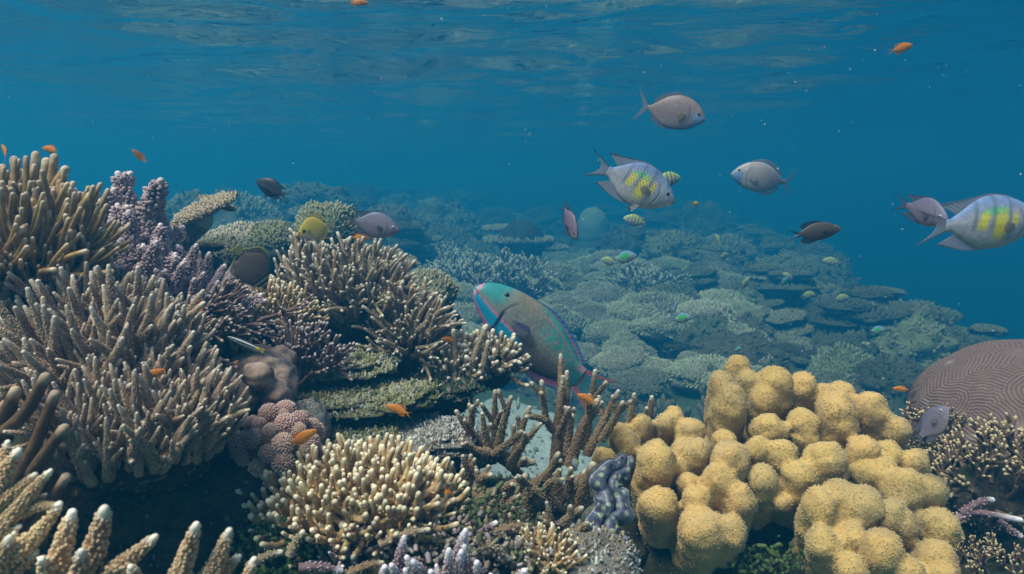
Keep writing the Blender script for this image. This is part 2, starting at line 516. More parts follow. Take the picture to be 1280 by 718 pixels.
def finger_mesh(name, m, seed, r=0.06, k=3, nn=0, ns=0.01, tip=0.08, spread=0.3, r1=None):
    """short stem that splits into k long blunt fingers"""
    mb = MB(); rs = np.random.default_rng(seed)
    stem = np.array([[0, 0, 0], [0, 0, .12], [0, 0, .25]])
    branch(mb, poly_path(stem, 6), r * 1.5, r * 1.3, 9, 0.01, 0)
    for j in range(k):
        a = j / k * 6.28 + rs.uniform(-.4, .4)
        o = spread * rs.uniform(0.35, 1.0) if k > 1 else 0
        L = rs.uniform(0.6, 0.8)
        u = np.array([math.cos(a), math.sin(a), 0])
        pts = [[0, 0, 0.12], u * o * 0.55 + [0, 0, 0.32], u * o * 0.95 + [0, 0, .22 + L * 0.5], u * o * 1.05 + rs.normal(0, .03, 3) + [0, 0, .22 + L]]
        branch(mb, poly_path(pts, 12), r * 1.1, (r1 or r * 0.85), 9, tip, nn, ns, 0.5, seed + j, wav=0.05)
    return mb.mesh(name, m)

def tree_mesh(name, m, seed, r0=0.05, r1=0.022, depth=2, kids=3, ang=0.6, tip=0.12, nn=0, ns=0.012, seg=7, upw=0.35):
    """forking branch of about unit length"""
    mb = MB(); rs = np.random.default_rng(seed)
    def grow(p, d, L, ra, lev):
        pts = [p]; q = p.copy(); dd = d.copy()
        for s in range(3):
            dd = nrm(dd + rs.normal(0, .13, 3) + np.array([0, 0, upw * 0.25]))
            q = q + dd * L / 3; pts.append(q.copy())
        last = lev == depth
        rb = r1 if last else max(r1, ra * 0.72)
        branch(mb, poly_path(pts, 9), ra, rb, seg, tip if last else 0.001, nn, ns, 0.8, int(rs.integers(1e6)))
        if not last:
            for k in range(kids if lev else kids + 1):
                f = rs.uniform(0.45, 1.0)
                i = f * 3; a = min(int(i), 2)
                s = pts[a] + (pts[a + 1] - pts[a]) * (i - a)
                side = nrm(np.cross(dd, rs.normal(0, 1, 3)))
                grow(s, nrm(dd * math.cos(ang) + side * math.sin(ang) * rs.uniform(.6, 1.3)), L * rs.uniform(.5, .8), rb * 0.95, lev + 1)
            if rs.random() < .8: grow(pts[-1], dd, L * .6, rb * .95, lev + 1)
    grow(np.zeros(3), np.array([0, 0, 1.0]), 0.55, r0, 0)
    return mb.mesh(name, m)

def fib_dome(n, zmin=-0.1, seed=0, jit=0.3):
    rs = np.random.default_rng(seed)
    i = np.arange(n) + 0.5
    z = 1 - (1 - zmin) * i / n
    th = i * 2.399963 + rs.uniform(0, 6.28)
    z = np.clip(z + rs.normal(0, jit / math.sqrt(n), n), zmin, 0.999)
    th = th + rs.normal(0, jit * 2.2 / math.sqrt(n), n)
    s = np.sqrt(1 - z * z)
    return np.stack([s * np.cos(th), s * np.sin(th), z], -1)

def colony(name, label, cat, c, rad, meshes, n, size, part='branch', up=0.5, lean=(0, 0, 0), jit=0.15, base=None, seed=0, zmin=-0.1, group=None, var=0.25, keep=None, sink=0.06, basescale=0.93):
    """dome of branches: a root at the base, the encrusting base and every branch its own part"""
    c = np.asarray(c, float); rad = np.asarray(rad, float)
    rs = np.random.default_rng(seed + 100)
    root = empty(name, (c[0], c[1], c[2] - rad[2] * 0.6))
    off = np.array([0, 0, rad[2] * 0.6])
    tag(root, label, cat, group)
    if base is not None:
        mb = MB(); blob(mb, off, rad * basescale, seed + 3, 0.2, 2.2, 22, 30)
        obj('base', mb.mesh('base', base), root)
    D = fib_dome(n, zmin, seed)
    for d in D:
        nr = nrm(d / rad)
        if keep is not None and not keep(d): continue
        v = nrm(nr * (1 - up) + np.array([0, 0, up]) + np.asarray(lean) + rs.normal(0, jit, 3))
        s = size * rs.uniform(1 - var, 1 + var)
        p = off + d * rad * rs.uniform(0.86, 1.0) - v * s * sink
        obj(part, meshes[rs.integers(len(meshes))], root, mat4=frame_z(v, rs.uniform(0, 6.28), p, s))
    return root

# ---------------------------------------------------------------- coral colours
M_FINGER = coral_mat('finger_coral_skin', (0.47, 0.32, 0.115), (0.29, 0.185, 0.065), (0.62, 0.47, 0.32), scale=40, bump=0.35)
M_LAV = coral_mat('lavender_coral_skin', (0.22, 0.135, 0.15), (0.10, 0.055, 0.065), (0.78, 0.62, 0.60), nub=(0.62, 0.46, 0.46), scale=30, bump=0.3)
M_TAN = coral_mat('tan_coral_skin', (0.39, 0.265, 0.17), (0.21, 0.135, 0.085), (0.68, 0.55, 0.42), nub=(0.57, 0.425, 0.295), scale=26, bump=0.3)
M_BROWN = coral_mat('brown_coral_skin', (0.20, 0.115, 0.055), (0.11, 0.06, 0.03), (0.42, 0.30, 0.2), nub=(0.26, 0.16, 0.09), scale=30, bump=0.35)
M_BIGTIP = coral_mat('pale_tip_coral_skin', (0.46, 0.29, 0.16), (0.28, 0.15, 0.08), (0.92, 0.82, 0.66), nub=(0.78, 0.58, 0.34), scale=22, bump=0.25)
M_PINK = coral_mat('pink_coral_skin', (0.42, 0.24, 0.18), (0.24, 0.12, 0.09), (0.72, 0.54, 0.46), nub=(0.66, 0.46, 0.38), scale=40, bump=0.3)
M_CREAM = coral_mat('cream_coral_skin', (0.64, 0.46, 0.23), (0.34, 0.2, 0.09), (0.82, 0.68, 0.46), nub=(0.68, 0.46, 0.19), scale=30, bump=0.3)
M_BUSH = coral_mat('bush_coral_skin', (0.38, 0.28, 0.18), (0.2, 0.135, 0.085), (0.70, 0.60, 0.46), nub=(0.48, 0.36, 0.24), scale=30, bump=0.35)
M_STAG = coral_mat('staghorn_skin', (0.27, 0.18, 0.10), (0.15, 0.095, 0.05), (0.52, 0.43, 0.32), nub=(0.34, 0.25, 0.15), scale=70, bump=0.45)
M_PURP = coral_mat('purple_coral_skin', (0.30, 0.18, 0.19), (0.16, 0.09, 0.09), (0.80, 0.70, 0.74), nub=(0.60, 0.44, 0.46), scale=30, bump=0.3)
M_THIN = coral_mat('thin_coral_skin', (0.22, 0.14, 0.12), (0.12, 0.07, 0.06), (0.52, 0.4, 0.36), scale=40, bump=0.3)
M_OLIVE = coral_mat('olive_coral_skin', (0.26, 0.20, 0.07), (0.15, 0.11, 0.04), (0.48, 0.40, 0.2), scale=30, bump=0.35)
M_SOFT = coral_mat('leather_coral_skin', (0.58, 0.35, 0.11), (0.42, 0.24, 0.065), (0.84, 0.65, 0.34), nub=(0.72, 0.485, 0.19), scale=16, bump=0.25, sheen=0.15, hue_var=0.05, patch=(0.44, 0.30, 0.13))
M_PLATE = coral_mat('plate_coral_skin', (0.22, 0.18, 0.12), (0.09, 0.07, 0.05), (0.72, 0.66, 0.5), nub=(0.48, 0.46, 0.31), scale=14, bump=0.3, hue_var=0.2)
M_FAR = coral_mat('far_coral_skin', (0.14, 0.13, 0.075), (0.05, 0.045, 0.025), (0.38, 0.36, 0.24), nub=(0.26, 0.24, 0.145), scale=10, bump=0.3, hue_var=0.3, patch=(0.13, 0.13, 0.06))
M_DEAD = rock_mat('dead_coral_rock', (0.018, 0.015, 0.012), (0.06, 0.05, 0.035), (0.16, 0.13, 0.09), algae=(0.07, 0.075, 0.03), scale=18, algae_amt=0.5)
M_LEDGE = rock_mat('algae_ledge_rock', (0.05, 0.05, 0.03), (0.17, 0.16, 0.085), (0.38, 0.36, 0.26), algae=(0.20, 0.19, 0.06), scale=20, algae_amt=0.9)
M_PALEROCK = rock_mat('pale_speckled_rock', (0.10, 0.085, 0.08), (0.28, 0.24, 0.21), (0.5, 0.46, 0.4), algae=(0.26, 0.2, 0.13), scale=24, algae_amt=0.3, speck=(0.62, 0.6, 0.56))
M_PORITES = rock_mat('boulder_coral_skin', (0.30, 0.20, 0.15), (0.38, 0.26, 0.20), (0.48, 0.35, 0.28), scale=9, bump=0.25)

def lib(f, n, *a, **k):
    return [f('branch', a[0], 11 + 13 * i + sum(map(ord, a[0].name)), **k) for i in range(n)]
SPIKE = lib(spike_mesh, 7, M_TAN, nn=330, ns=0.0118, r0=0.088, r1=0.022, tip=0.12, side=2, nlen=1.25, bend=0.16)
SPIKE_P = lib(spike_mesh, 5, M_PURP, nn=210, ns=0.020, r0=0.12, r1=0.042, side=1, tip=0.2)
BIGSP = lib(spike_mesh, 5, M_BIGTIP, nn=330, ns=0.020, r0=0.15, r1=0.034, tip=0.09, side=1, bend=0.12, nlen=1.5)
BOTTLE = lib(spike_mesh, 6, M_LAV, nn=300, ns=0.026, r0=0.10, r1=0.045, tip=0.08, side=1, nlen=2.3, lean=0.5, bend=0.2)
COLUMN = lib(spike_mesh, 6, M_LAV, nn=380, ns=0.030, r0=0.14, r1=0.034, tip=0.05, side=2, nlen=2.5, lean=0.5, bend=0.15)
FINGER = [finger_mesh('branch', M_FINGER, 31 + i, k=3 + i % 3, r=0.035) for i in range(7)]
OLIVE = [finger_mesh('branch', M_OLIVE, 51 + i, k=1 + i % 3, r=0.05, spread=0.22) for i in range(5)]
KNOB = [finger_mesh('branch', M_CREAM, 71 + i, k=4 + i % 3, r=0.095, r1=0.062, tip=0.12, spread=0.75, nn=5, ns=0.04) for i in range(7)]
KNOB_T = [finger_mesh('branch', M_BUSH, 91 + i, k=2 + i % 3, r=0.10, r1=0.09, tip=0.15, spread=0.6, nn=16, ns=0.04) for i in range(5)]
BUSH = lib(spike_mesh, 7, M_BUSH, nn=120, ns=0.014, r0=0.07, r1=0.036, tip=0.10, side=3, bend=0.35, nlen=1.3)
THIN = [tree_mesh('branch', M_THIN, 131 + i, r0=0.038, r1=0.022, depth=2, kids=2, ang=0.45, tip=0.12) for i in range(6)]
STAGT = [tree_mesh('branch', M_PLATE, 151 + i, r0=0.04, r1=0.02, depth=2, kids=3, ang=0.65, tip=0.5) for i in range(6)]

def head_mesh(name, m, seed, n=90, flat=0.9, ns=0.13, nlen=1.4):
    """round wart-covered head of cauliflower coral on a short neck, unit radius"""
    mb = MB()
    rs = np.random.default_rng(seed)
    blob(mb, (0, 0, 0.2), (0.82, 0.82, 0.82 * flat), seed, 0.12, 2.0, 14, 18, C=(0, 0, 0))
    branch(mb, poly_path([[0, 0, -1.2], [0, 0, -.5], [0, 0, 0.1]], 6), 0.5, 0.6, 9, 0.001)
    D = fib_dome(n, -0.55, seed)
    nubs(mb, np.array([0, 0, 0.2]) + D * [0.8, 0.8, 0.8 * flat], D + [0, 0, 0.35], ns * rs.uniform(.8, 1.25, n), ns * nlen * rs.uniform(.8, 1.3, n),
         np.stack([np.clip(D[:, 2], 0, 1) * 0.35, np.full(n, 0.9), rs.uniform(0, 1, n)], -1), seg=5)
    return mb.mesh(name, m)
HEAD = [head_mesh('branch', M_PINK, 171 + i, 150, ns=0.085, nlen=1.6) for i in range(5)]

def clump_mesh(name, m, seed, n=260, r=(1, 1, 0.6), ns=0.05, nlen=3.0, up=0.6, amp=0.25, zmin=0.0, body=(18, 26)):
    """unit cushion of short branchlets"""
    mb = MB(); rs = np.random.default_rng(seed)
    ph = fib_dome(n, zmin, seed, 0.5)
    f = 1 + amp * fbm(ph * 1.7 + seed, seed, 3)
    V = blob(mb, (0, 0, 0), np.array(r) * 0.97, seed, 0.0, 1, *body, C=(0, 0.1, 0))
    # reshape the body with the same noise as the branchlets
    b = mb.V[-1]; d = nrm(b / np.array(r)); mb.V[-1] = b * (1 + amp * fbm(d * 1.7 + seed, seed, 3))[:, None]
    c = ph * np.array(r) * f[:, None] * 0.97
    nr = nrm(ph / np.array(r))
    s = ns * rs.uniform(.75, 1.3, n)
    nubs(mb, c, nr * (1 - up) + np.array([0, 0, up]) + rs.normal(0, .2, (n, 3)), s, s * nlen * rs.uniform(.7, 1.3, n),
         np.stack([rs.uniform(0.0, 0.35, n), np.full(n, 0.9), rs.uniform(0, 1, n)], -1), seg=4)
    return mb.mesh(name, m)
# ================================================================ corals on the left
def px_branch(root, m, pts, r0, r1, seed=0, name='branch', n=14, **k):
    """a branch of its own along photograph points (px,py,depth)"""
    w = [P(*p) for p in pts]
    dm = np.mean([p[2] for p in pts])
    o0 = np.array(root.location)
    mb = MB()
    branch(mb, poly_path(w, n) - o0, PX(r0, dm), PX(r1, dm), seed=seed, **k)
    return obj(name, mb.mesh(name, m), root)

def px_stag(root, m, pts, r0, r1, seed=0, **k):
    """staghorn branch with a couple of forking twigs of its own"""
    rs = np.random.default_rng(seed + 500)
    w = poly_path([P(*p) for p in pts], 18) - np.array(root.location)
    dm = np.mean([p[2] for p in pts]); L = np.linalg.norm(w[-1] - w[0])
    mb = MB(); branch(mb, w, PX(r0, dm), PX(r1, dm), seed=seed, **k)
    for q in range(1 + seed % 2):
        i = int(rs.integers(7, 14)); tg = nrm(w[i + 1] - w[i - 1])
        d = nrm(tg * .8 + nrm(np.cross(tg, rs.normal(0, 1, 3))) * .7 + [0, 0, .25]); l = L * rs.uniform(.18, .34)
        t = np.linspace(0, 1, 9)[:, None]
        f = i / 17
        branch(mb, w[i] + d * l * t + np.array([0, 0, .15 * l]) * t ** 2, PX(r0 + (r1 - r0) * f, dm) * .8, PX(r1, dm) * .9, seed=seed + q, **{**k, 'nn': 50})
    return obj('branch', mb.mesh('branch', m), root)

def at(px, py, d, rx, ry, rdepth=None):
    c = P(px, py, d)
    return c, np.array([PX(rx, d), rdepth if rdepth else PX(rx, d) * 0.8, PX(ry, d)])

def rock(name, label, px, py, d, rx, ry, rd, seed, m, amp=0.35, freq=2.0, cat='rock', nu=40, nv=56, rot=0.0, octs=5, group=None):
    c, r = at(px, py, d, rx, ry, rd)
    mb = MB(); blob(mb, (0, 0, 0), r, seed, amp, freq, nu, nv, octs=octs)
    o = obj(name, mb.mesh(name, m), loc=c, rot=(0, 0, rot))
    return tag(o, label, cat, group)

# supporting rock under the left-hand colonies
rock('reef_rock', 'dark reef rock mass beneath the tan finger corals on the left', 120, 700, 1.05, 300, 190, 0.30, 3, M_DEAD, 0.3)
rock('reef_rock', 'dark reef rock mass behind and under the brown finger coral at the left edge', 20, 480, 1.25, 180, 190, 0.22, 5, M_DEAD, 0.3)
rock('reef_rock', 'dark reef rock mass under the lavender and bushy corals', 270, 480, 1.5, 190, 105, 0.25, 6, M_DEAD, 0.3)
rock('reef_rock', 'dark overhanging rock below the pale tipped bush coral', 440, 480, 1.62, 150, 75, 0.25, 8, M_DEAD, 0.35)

# a) soft golden finger coral at the top left
c, r = at(10, 350, 0.98, 88, 66, 0.10)
colony('finger_coral', 'golden brown coral with long blunt fingers at the upper left edge', 'coral', c, r, FINGER, 190, 0.088, up=0.58, base=M_DEAD, seed=1, lean=(0.06, -0.15, 0), jit=0.26, var=0.38)
r_ = empty('finger_coral', P(60, 300, 1.02))
tag(r_, 'tallest upright coral fingers rising above the reef at the top left', 'coral')
for k, pts in enumerate([[(70, 300), (62, 270), (42, 250), (45, 194)], [(66, 285), (55, 245), (58, 202)], [(66, 285), (62, 250), (68, 197)], [(58, 275), (65, 240), (82, 212)],
                         [(10, 270), (22, 245), (18, 200)], [(10, 262), (8, 235), (4, 210)], [(20, 262), (30, 240), (30, 219)], [(70, 270), (74, 250), (75, 226)], [(-5, 260), (-8, 230), (-14, 205)]]):
    px_branch(r_, M_FINGER, [(x, y, 1.02) for x, y in pts], 6.5, 5.0, seed=k, tip=0.12)

# b) lavender coral with knobbly columns
root = empty('column_coral', P(170, 380, 1.22)); tag(root, 'lavender coral with knobbly upright columns behind the golden fingers', 'coral')
for k, (bx, by, tx, ty, dd) in enumerate([(150, 330, 92, 232, 1.25), (120, 300, 148, 216, 1.22), (105, 320, 130, 235, 1.2), (165, 330, 168, 222, 1.22), (172, 340, 198, 220, 1.22), (185, 350, 206, 236, 1.24), (150, 350, 132, 262, 1.18), (165, 360, 160, 270, 1.16),
                                           (200, 370, 196, 285, 1.18), (140, 370, 118, 300, 1.16), (180, 380, 180, 300, 1.14), (215, 380, 225, 318, 1.16), (125, 390, 140, 318, 1.14), (100, 330, 84, 262, 1.24), (205, 350, 186, 262, 1.2)]):
    a, b_ = P(bx, by, dd + 0.03), P(tx, ty, dd - 0.02)
    o0 = np.array(root.location)
    L = np.linalg.norm(b_ - a)
    o = obj('branch', COLUMN[k % 6], root, mat4=frame_z(b_ - a, k * 1.3, a - o0, L))
c, r = at(215, 405, 1.2, 62, 46, 0.09)
colony('bushy_coral', 'low lavender bushy coral left of the dark butterflyfish', 'coral', c, r, BOTTLE, 70, 0.075, up=0.45, base=M_THIN, seed=4)

# c) tilted table coral
TABLE = [clump_mesh('plate', M_BUSH, 201 + i, 420, (1, 0.8, 0.22), 0.034, 3.0, 0.5, 0.2, -0.35) for i in range(3)]
root = empty('table_coral', P(215, 330, 1.65)); tag(root, 'small tan table coral leaning out above the reef on the left', 'coral')
for k, (x, y, s, tilt) in enumerate([(256, 262, 40, -22), (232, 287, 30, -30), (212, 300, 22, -35), (272, 255, 24, -18)]):
    o = obj('plate', TABLE[k % 3], root, loc=P(x, y, 1.62 + 0.03 * k) - P(215, 330, 1.65), rot=(R(18), R(tilt), k), scale=PX(s, 1.6))
px_branch(root, M_BUSH, [(212, 335, 1.66), (222, 305, 1.66), (250, 275, 1.66)], 12, 16, name='stem', tip=0.001)

# d) tan spiky finger corals
for k, (x, y, rx, ry, dd, n, lab, s) in enumerate([
        (60, 430, 100, 60, 1.0, 220, 'tan spiky coral below the golden fingers at the left edge', 0.082),
        (140, 492, 72, 62, 0.93, 190, 'tan spiky coral with thick upright fingers in the middle of the left reef', 0.10),
        (212, 558, 62, 50, 0.90, 170, 'pale tan spiky coral in front of the brown boulder coral', 0.078),
        (165, 560, 80, 42, 0.84, 170, 'tan spiky coral overhanging the dark hollow', 0.072)]):
    c, r = at(x, y, dd, rx, ry, 0.09)
    colony('spiky_coral', lab, 'coral', c, r, SPIKE, n, s, up=0.72, var=0.35, jit=0.22, base=M_DEAD, seed=20 + k, lean=(0.05, -0.12, 0.0), group='tan spiky corals on the left')

for k, (x, y, rx, ry, dd, n, lab, s, lst) in enumerate([
        (275, 420, 40, 30, 1.28, 60, 'mauve brown bushy coral between the thin twigs and the golden knobs', 0.055, BOTTLE), (120, 400, 60, 30, 1.08, 70, 'mauve bushy coral showing between the golden fingers and the tan spikes', 0.055, BOTTLE), (190, 440, 60, 30, 1.04, 70, 'slender tan coral shoots below the lavender bushy coral', 0.06, BUSH)]):
    c, r = at(x, y, dd, rx, ry, 0.06)
    colony('bushy_coral', lab, 'coral', c, r, lst, n, s, up=0.55, base=M_DEAD, seed=140 + k, jit=0.25)

# e) brown finger coral leaning right, lower left edge
root = empty('finger_coral', P(20, 690, 0.78)); tag(root, 'dark brown coral with long smooth fingers slanting right at the lower left edge', 'coral')
rs = np.random.default_rng(12)
for k in range(34):
    t_ = k / 33
    tx = rs.uniform(-5, 105); ty = 465 + rs.uniform(0, 160) + max(0, (tx - 60)) * 1.2
    L = rs.uniform(80, 150); a = R(rs.uniform(48, 68))
    dd = 0.72 + rs.uniform(0, 0.16)
    bx, by = tx - L * math.cos(a), ty + L * math.sin(a)
    px_branch(root, M_BROWN, [(bx, by, dd + 0.03), ((bx + tx) / 2 + rs.uniform(-6, 6), (by + ty) / 2 + 8, dd), (tx, ty, dd - 0.02)], 9, 6.5, seed=k, tip=0.08)

# f) pale tipped spikes close to the lens
root = empty('spiky_coral', P(110, 800, 0.56)); tag(root, 'large out of reach coral spikes with bright pale tips in the bottom left corner'.replace('out of reach ', ''), 'coral')
for k, (bx, by, tx, ty, wd) in enumerate([(-22, 640, 26, 568, 1.0), (-30, 690, 70, 590, 0.75), (-20, 640, 38, 606, 0.8), (0, 715, 74, 640, 0.9), (55, 790, 70, 640, 1.25), (75, 800, 131, 633, 1.35), (95, 770, 184, 666, 1.05),
                                           (170, 780, 180, 704, 0.9), (195, 790, 253, 651, 1.1), (225, 790, 294, 676, 1.05), (-15, 790, 5, 675, 1.1), (265, 800, 318, 708, 0.9), (20, 640, 64, 626, 0.6)]):
    dd = 0.55
    a, b_ = P(bx, by, dd + 0.02), P(tx, ty, dd - 0.01)
    L = np.linalg.norm(b_ - a)
    o = obj('branch', BIGSP[k % 5], root, mat4=frame_z(b_ - a, k * 1.7, a - np.array(root.location), 1.0))
    o.scale = (PX(130, dd) * wd, PX(130, dd) * wd, L)

# g) brown boulder coral
root = empty('boulder_coral', P(325, 520, 1.15)); tag(root, 'smooth brown lumpy boulder coral under the small striped wrasse', 'coral')
o0 = np.array(root.location)
mb = MB()
for s, (x, y, rx, ry, dd) in enumerate([(330, 478, 42, 40, 1.15), (296, 484, 30, 30, 1.13), (318, 452, 30, 22, 1.18), (348, 458, 24, 26, 1.19), (305, 465, 30, 22, 1.15), (300, 500, 22, 18, 1.10), (345, 492, 20, 20, 1.10), (322, 470, 20, 18, 1.08)]):
    c, r = at(x, y, dd, rx, ry)
    blob(mb, c - o0, r, 40 + s, 0.30, 2.2, 32, 40)
me = mb.mesh('boulder', M_PORITES)
o = obj('body', me, root)
md = o.modifiers.new('merge', 'REMESH'); md.mode = 'VOXEL'; md.voxel_size = 0.0035
md = o.modifiers.new('soft', 'SMOOTH'); md.iterations = 4
rock('boulder_coral', 'grey dead coral lump below the brown boulder coral', 388, 548, 1.14, 24, 50, 0.05, 47, M_PALEROCK, 0.3, cat='coral')

# h) pink cauliflower coral
c, r = at(350, 560, 1.02, 48, 46, 0.06)
colony('cauliflower_coral', 'pinkish warty cauliflower coral beside the grey lump', 'coral', c, r, HEAD, 46, 0.0155, up=0.25, base=M_BROWN, seed=31, var=0.3, jit=0.1, zmin=-0.7)
c, r = at(292, 625, 1.0, 34, 34, 0.05)
colony('cauliflower_coral', 'small dim cauliflower coral in the shade of the tan spiky coral', 'coral', c, r, HEAD, 16, 0.013, up=0.25, base=M_DEAD, seed=32, zmin=-0.6)

# i) olive fingers, thin brown bush, thin sideways twigs
c, r = at(282, 445, 1.16, 26, 16, 0.03)
colony('finger_coral', 'olive green coral fingers standing behind the brown boulder coral', 'coral', c, r, OLIVE, 16, 0.085, up=0.8, base=M_DEAD, seed=33, jit=0.1)
root = empty('thin_branch_coral', P(375, 478, 1.28)); tag(root, 'purplish brown coral bush of thin branches right of the boulder coral', 'coral')
rs = np.random.default_rng(5)
for k in range(30):
    a = R(rs.uniform(-58, 62)); v = nrm([math.sin(a), rs.uniform(-.6, .35), math.cos(a)])
    obj('branch', THIN[k % 6], root, mat4=frame_z(v, rs.uniform(0, 6), rs.normal(0, .008, 3), rs.uniform(.095, .135)))
root = empty('thin_branch_coral', P(232, 415, 1.12)); tag(root, 'thin brown twigs slanting right above the tan spiky corals', 'coral')
for k in range(26):
    v = nrm([1.0, rs.uniform(-.5, .1), rs.uniform(0.1, .75)])
    obj('branch', THIN[k % 6], root, mat4=frame_z(v, rs.uniform(0, 6), rs.normal(0, [.045, .02, .015]), rs.uniform(.07, .12)))

# j) golden knobs
c, r = at(330, 400, 1.36, 52, 26, 0.05)
colony('knobby_coral', 'golden knobby coral beneath the dark butterflyfish', 'coral', c, r, KNOB, 60, 0.042, up=0.45, base=M_BROWN, seed=35)

# k) pale tipped bush coral in the middle, l) its smaller neighbour
c, r = at(437, 392, 1.5, 66, 50, 0.10)
colony('bush_coral', 'bushy tan coral with pale tips below the grey damselfish', 'coral', c, r, BUSH, 150, 0.086, up=0.32, base=M_DEAD, seed=36, zmin=0.0, jit=0.22, basescale=0.8)
c, r = at(385, 365, 1.56, 28, 34, 0.06)
colony('bush_coral', 'upright tan coral shoots between the two butterflyfish', 'coral', c, r, BUSH, 26, 0.085, up=0.75, base=M_DEAD, seed=37)
c, r = at(512, 432, 1.45, 30, 40, 0.06)
colony('bush_coral', 'smaller tan bush coral left of the parrotfish', 'coral', c, r, BUSH, 80, 0.080, up=0.4, base=M_DEAD, seed=38, zmin=-0.3, jit=0.22, basescale=0.8)

# z) knobby tan coral left of the parrotfish with two thin shoots
c, r = at(607, 462, 1.5, 38, 26, 0.05)
colony('knobby_coral', 'pale knobby coral under the parrotfish belly', 'coral', c, r, KNOB_T, 46, 0.046, up=0.35, base=M_DEAD, seed=39)
c, r = at(565, 470, 1.46, 26, 28, 0.05)
colony('knobby_coral', 'greyish knobby coral right of the smaller bush coral', 'coral', c, r, KNOB_T, 30, 0.036, up=0.35, base=M_DEAD, seed=40)
root = empty('shoot_coral', P(590, 470, 1.42)); tag(root, 'thin upright coral shoots leaning in front of the parrotfish head', 'coral')
for k, pts in enumerate([[(568, 480), (569, 450), (567, 414)], [(585, 470), (595, 440), (608, 408)], [(600, 470), (605, 452), (610, 428)]]):
    px_branch(root, M_BUSH, [(x, y, 1.42) for x, y in pts], 4.5, 3, seed=k, tip=0.12, nn=60, nsize=0.0016)

# n) rock ledges with algae
for k, (x, y, rx, ry, dd, lab, m) in enumerate([
        (438, 455, 60, 13, 1.36, 'upper algae covered rock ledge below the thin branch coral', M_LEDGE), (455, 496, 88, 12, 1.28, 'yellow green algae covered rock ledge in the middle', M_LEDGE),
        (520, 545, 78, 13, 1.24, 'grey crusted rock ledge jutting right above the dark hollow', M_PALEROCK), (440, 545, 60, 17, 1.22, 'low olive rock ledge behind the cream coral', M_LEDGE),
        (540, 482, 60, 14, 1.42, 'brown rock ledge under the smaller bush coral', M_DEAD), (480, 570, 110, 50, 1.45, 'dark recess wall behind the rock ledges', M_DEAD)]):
    rock('rock_ledge', lab, x, y, dd, rx, ry, 0.10, 60 + k, m, 0.5, 2.6, group='stacked rock ledges', nu=56, nv=90)
# ================================================================ foreground middle and right
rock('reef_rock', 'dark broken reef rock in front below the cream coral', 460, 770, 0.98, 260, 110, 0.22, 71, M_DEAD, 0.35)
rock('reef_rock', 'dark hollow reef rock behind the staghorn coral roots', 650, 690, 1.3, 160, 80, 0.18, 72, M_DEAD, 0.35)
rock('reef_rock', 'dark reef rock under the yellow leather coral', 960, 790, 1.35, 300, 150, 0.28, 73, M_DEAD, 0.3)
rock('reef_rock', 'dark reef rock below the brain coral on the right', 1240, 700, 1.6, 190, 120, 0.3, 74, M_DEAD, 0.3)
rock('pale_rock', 'pale speckled rock in front of the giant clam', 742, 705, 0.98, 52, 42, 0.07, 75, M_PALEROCK, 0.25)

# o) cream knobby coral
c, r = at(440, 640, 1.0, 112, 46, 0.085)
colony('cream_coral', 'cream coral with stubby pale tipped knobs in the foreground', 'coral', c, r, KNOB, 150, 0.050, up=0.42, base=M_BROWN, seed=41, zmin=-0.1)
# p) q) purple acropora
c, r = at(435, 700, 0.93, 30, 26, 0.03)
colony('purple_coral', 'small purple tipped coral just in front of the cream coral', 'coral', c, r, SPIKE_P, 34, 0.032, up=0.4, base=M_DEAD, seed=42)
root = empty('purple_coral', P(560, 790, 0.8)); tag(root, 'lilac coral spikes with white tips at the bottom edge', 'coral')
for k, (bx, by, tx, ty) in enumerate([(470, 760, 466, 705), (500, 760, 489, 684), (520, 770, 487, 702), (540, 770, 513, 695), (555, 770, 535, 693), (560, 770, 556, 678), (562, 770, 562, 667), (575, 770, 574, 685), (583, 770, 585, 683), (590, 770, 612, 696), (600, 770, 604, 718),
                                     (640, 760, 641, 702), (560, 780, 545, 710), (530, 780, 510, 716), (575, 780, 592, 705), (610, 775, 625, 712)]):
    dd = 0.8; a, b_ = P(bx, by, dd + .03), P(tx, ty, dd - .02); L = np.linalg.norm(b_ - a)
    o = obj('branch', SPIKE_P[k % 5], root, mat4=frame_z(b_ - a, k * 1.1, a - np.array(root.location), 1.0)); o.scale = (PX(88, dd),) * 2 + (L,)
# y) little cream cluster
c, r = at(680, 705, 0.95, 32, 24, 0.03)
colony('cream_coral', 'small cream coral cluster left of the pale rock', 'coral', c, r, KNOB, 26, 0.030, up=0.4, base=M_BROWN, seed=43)

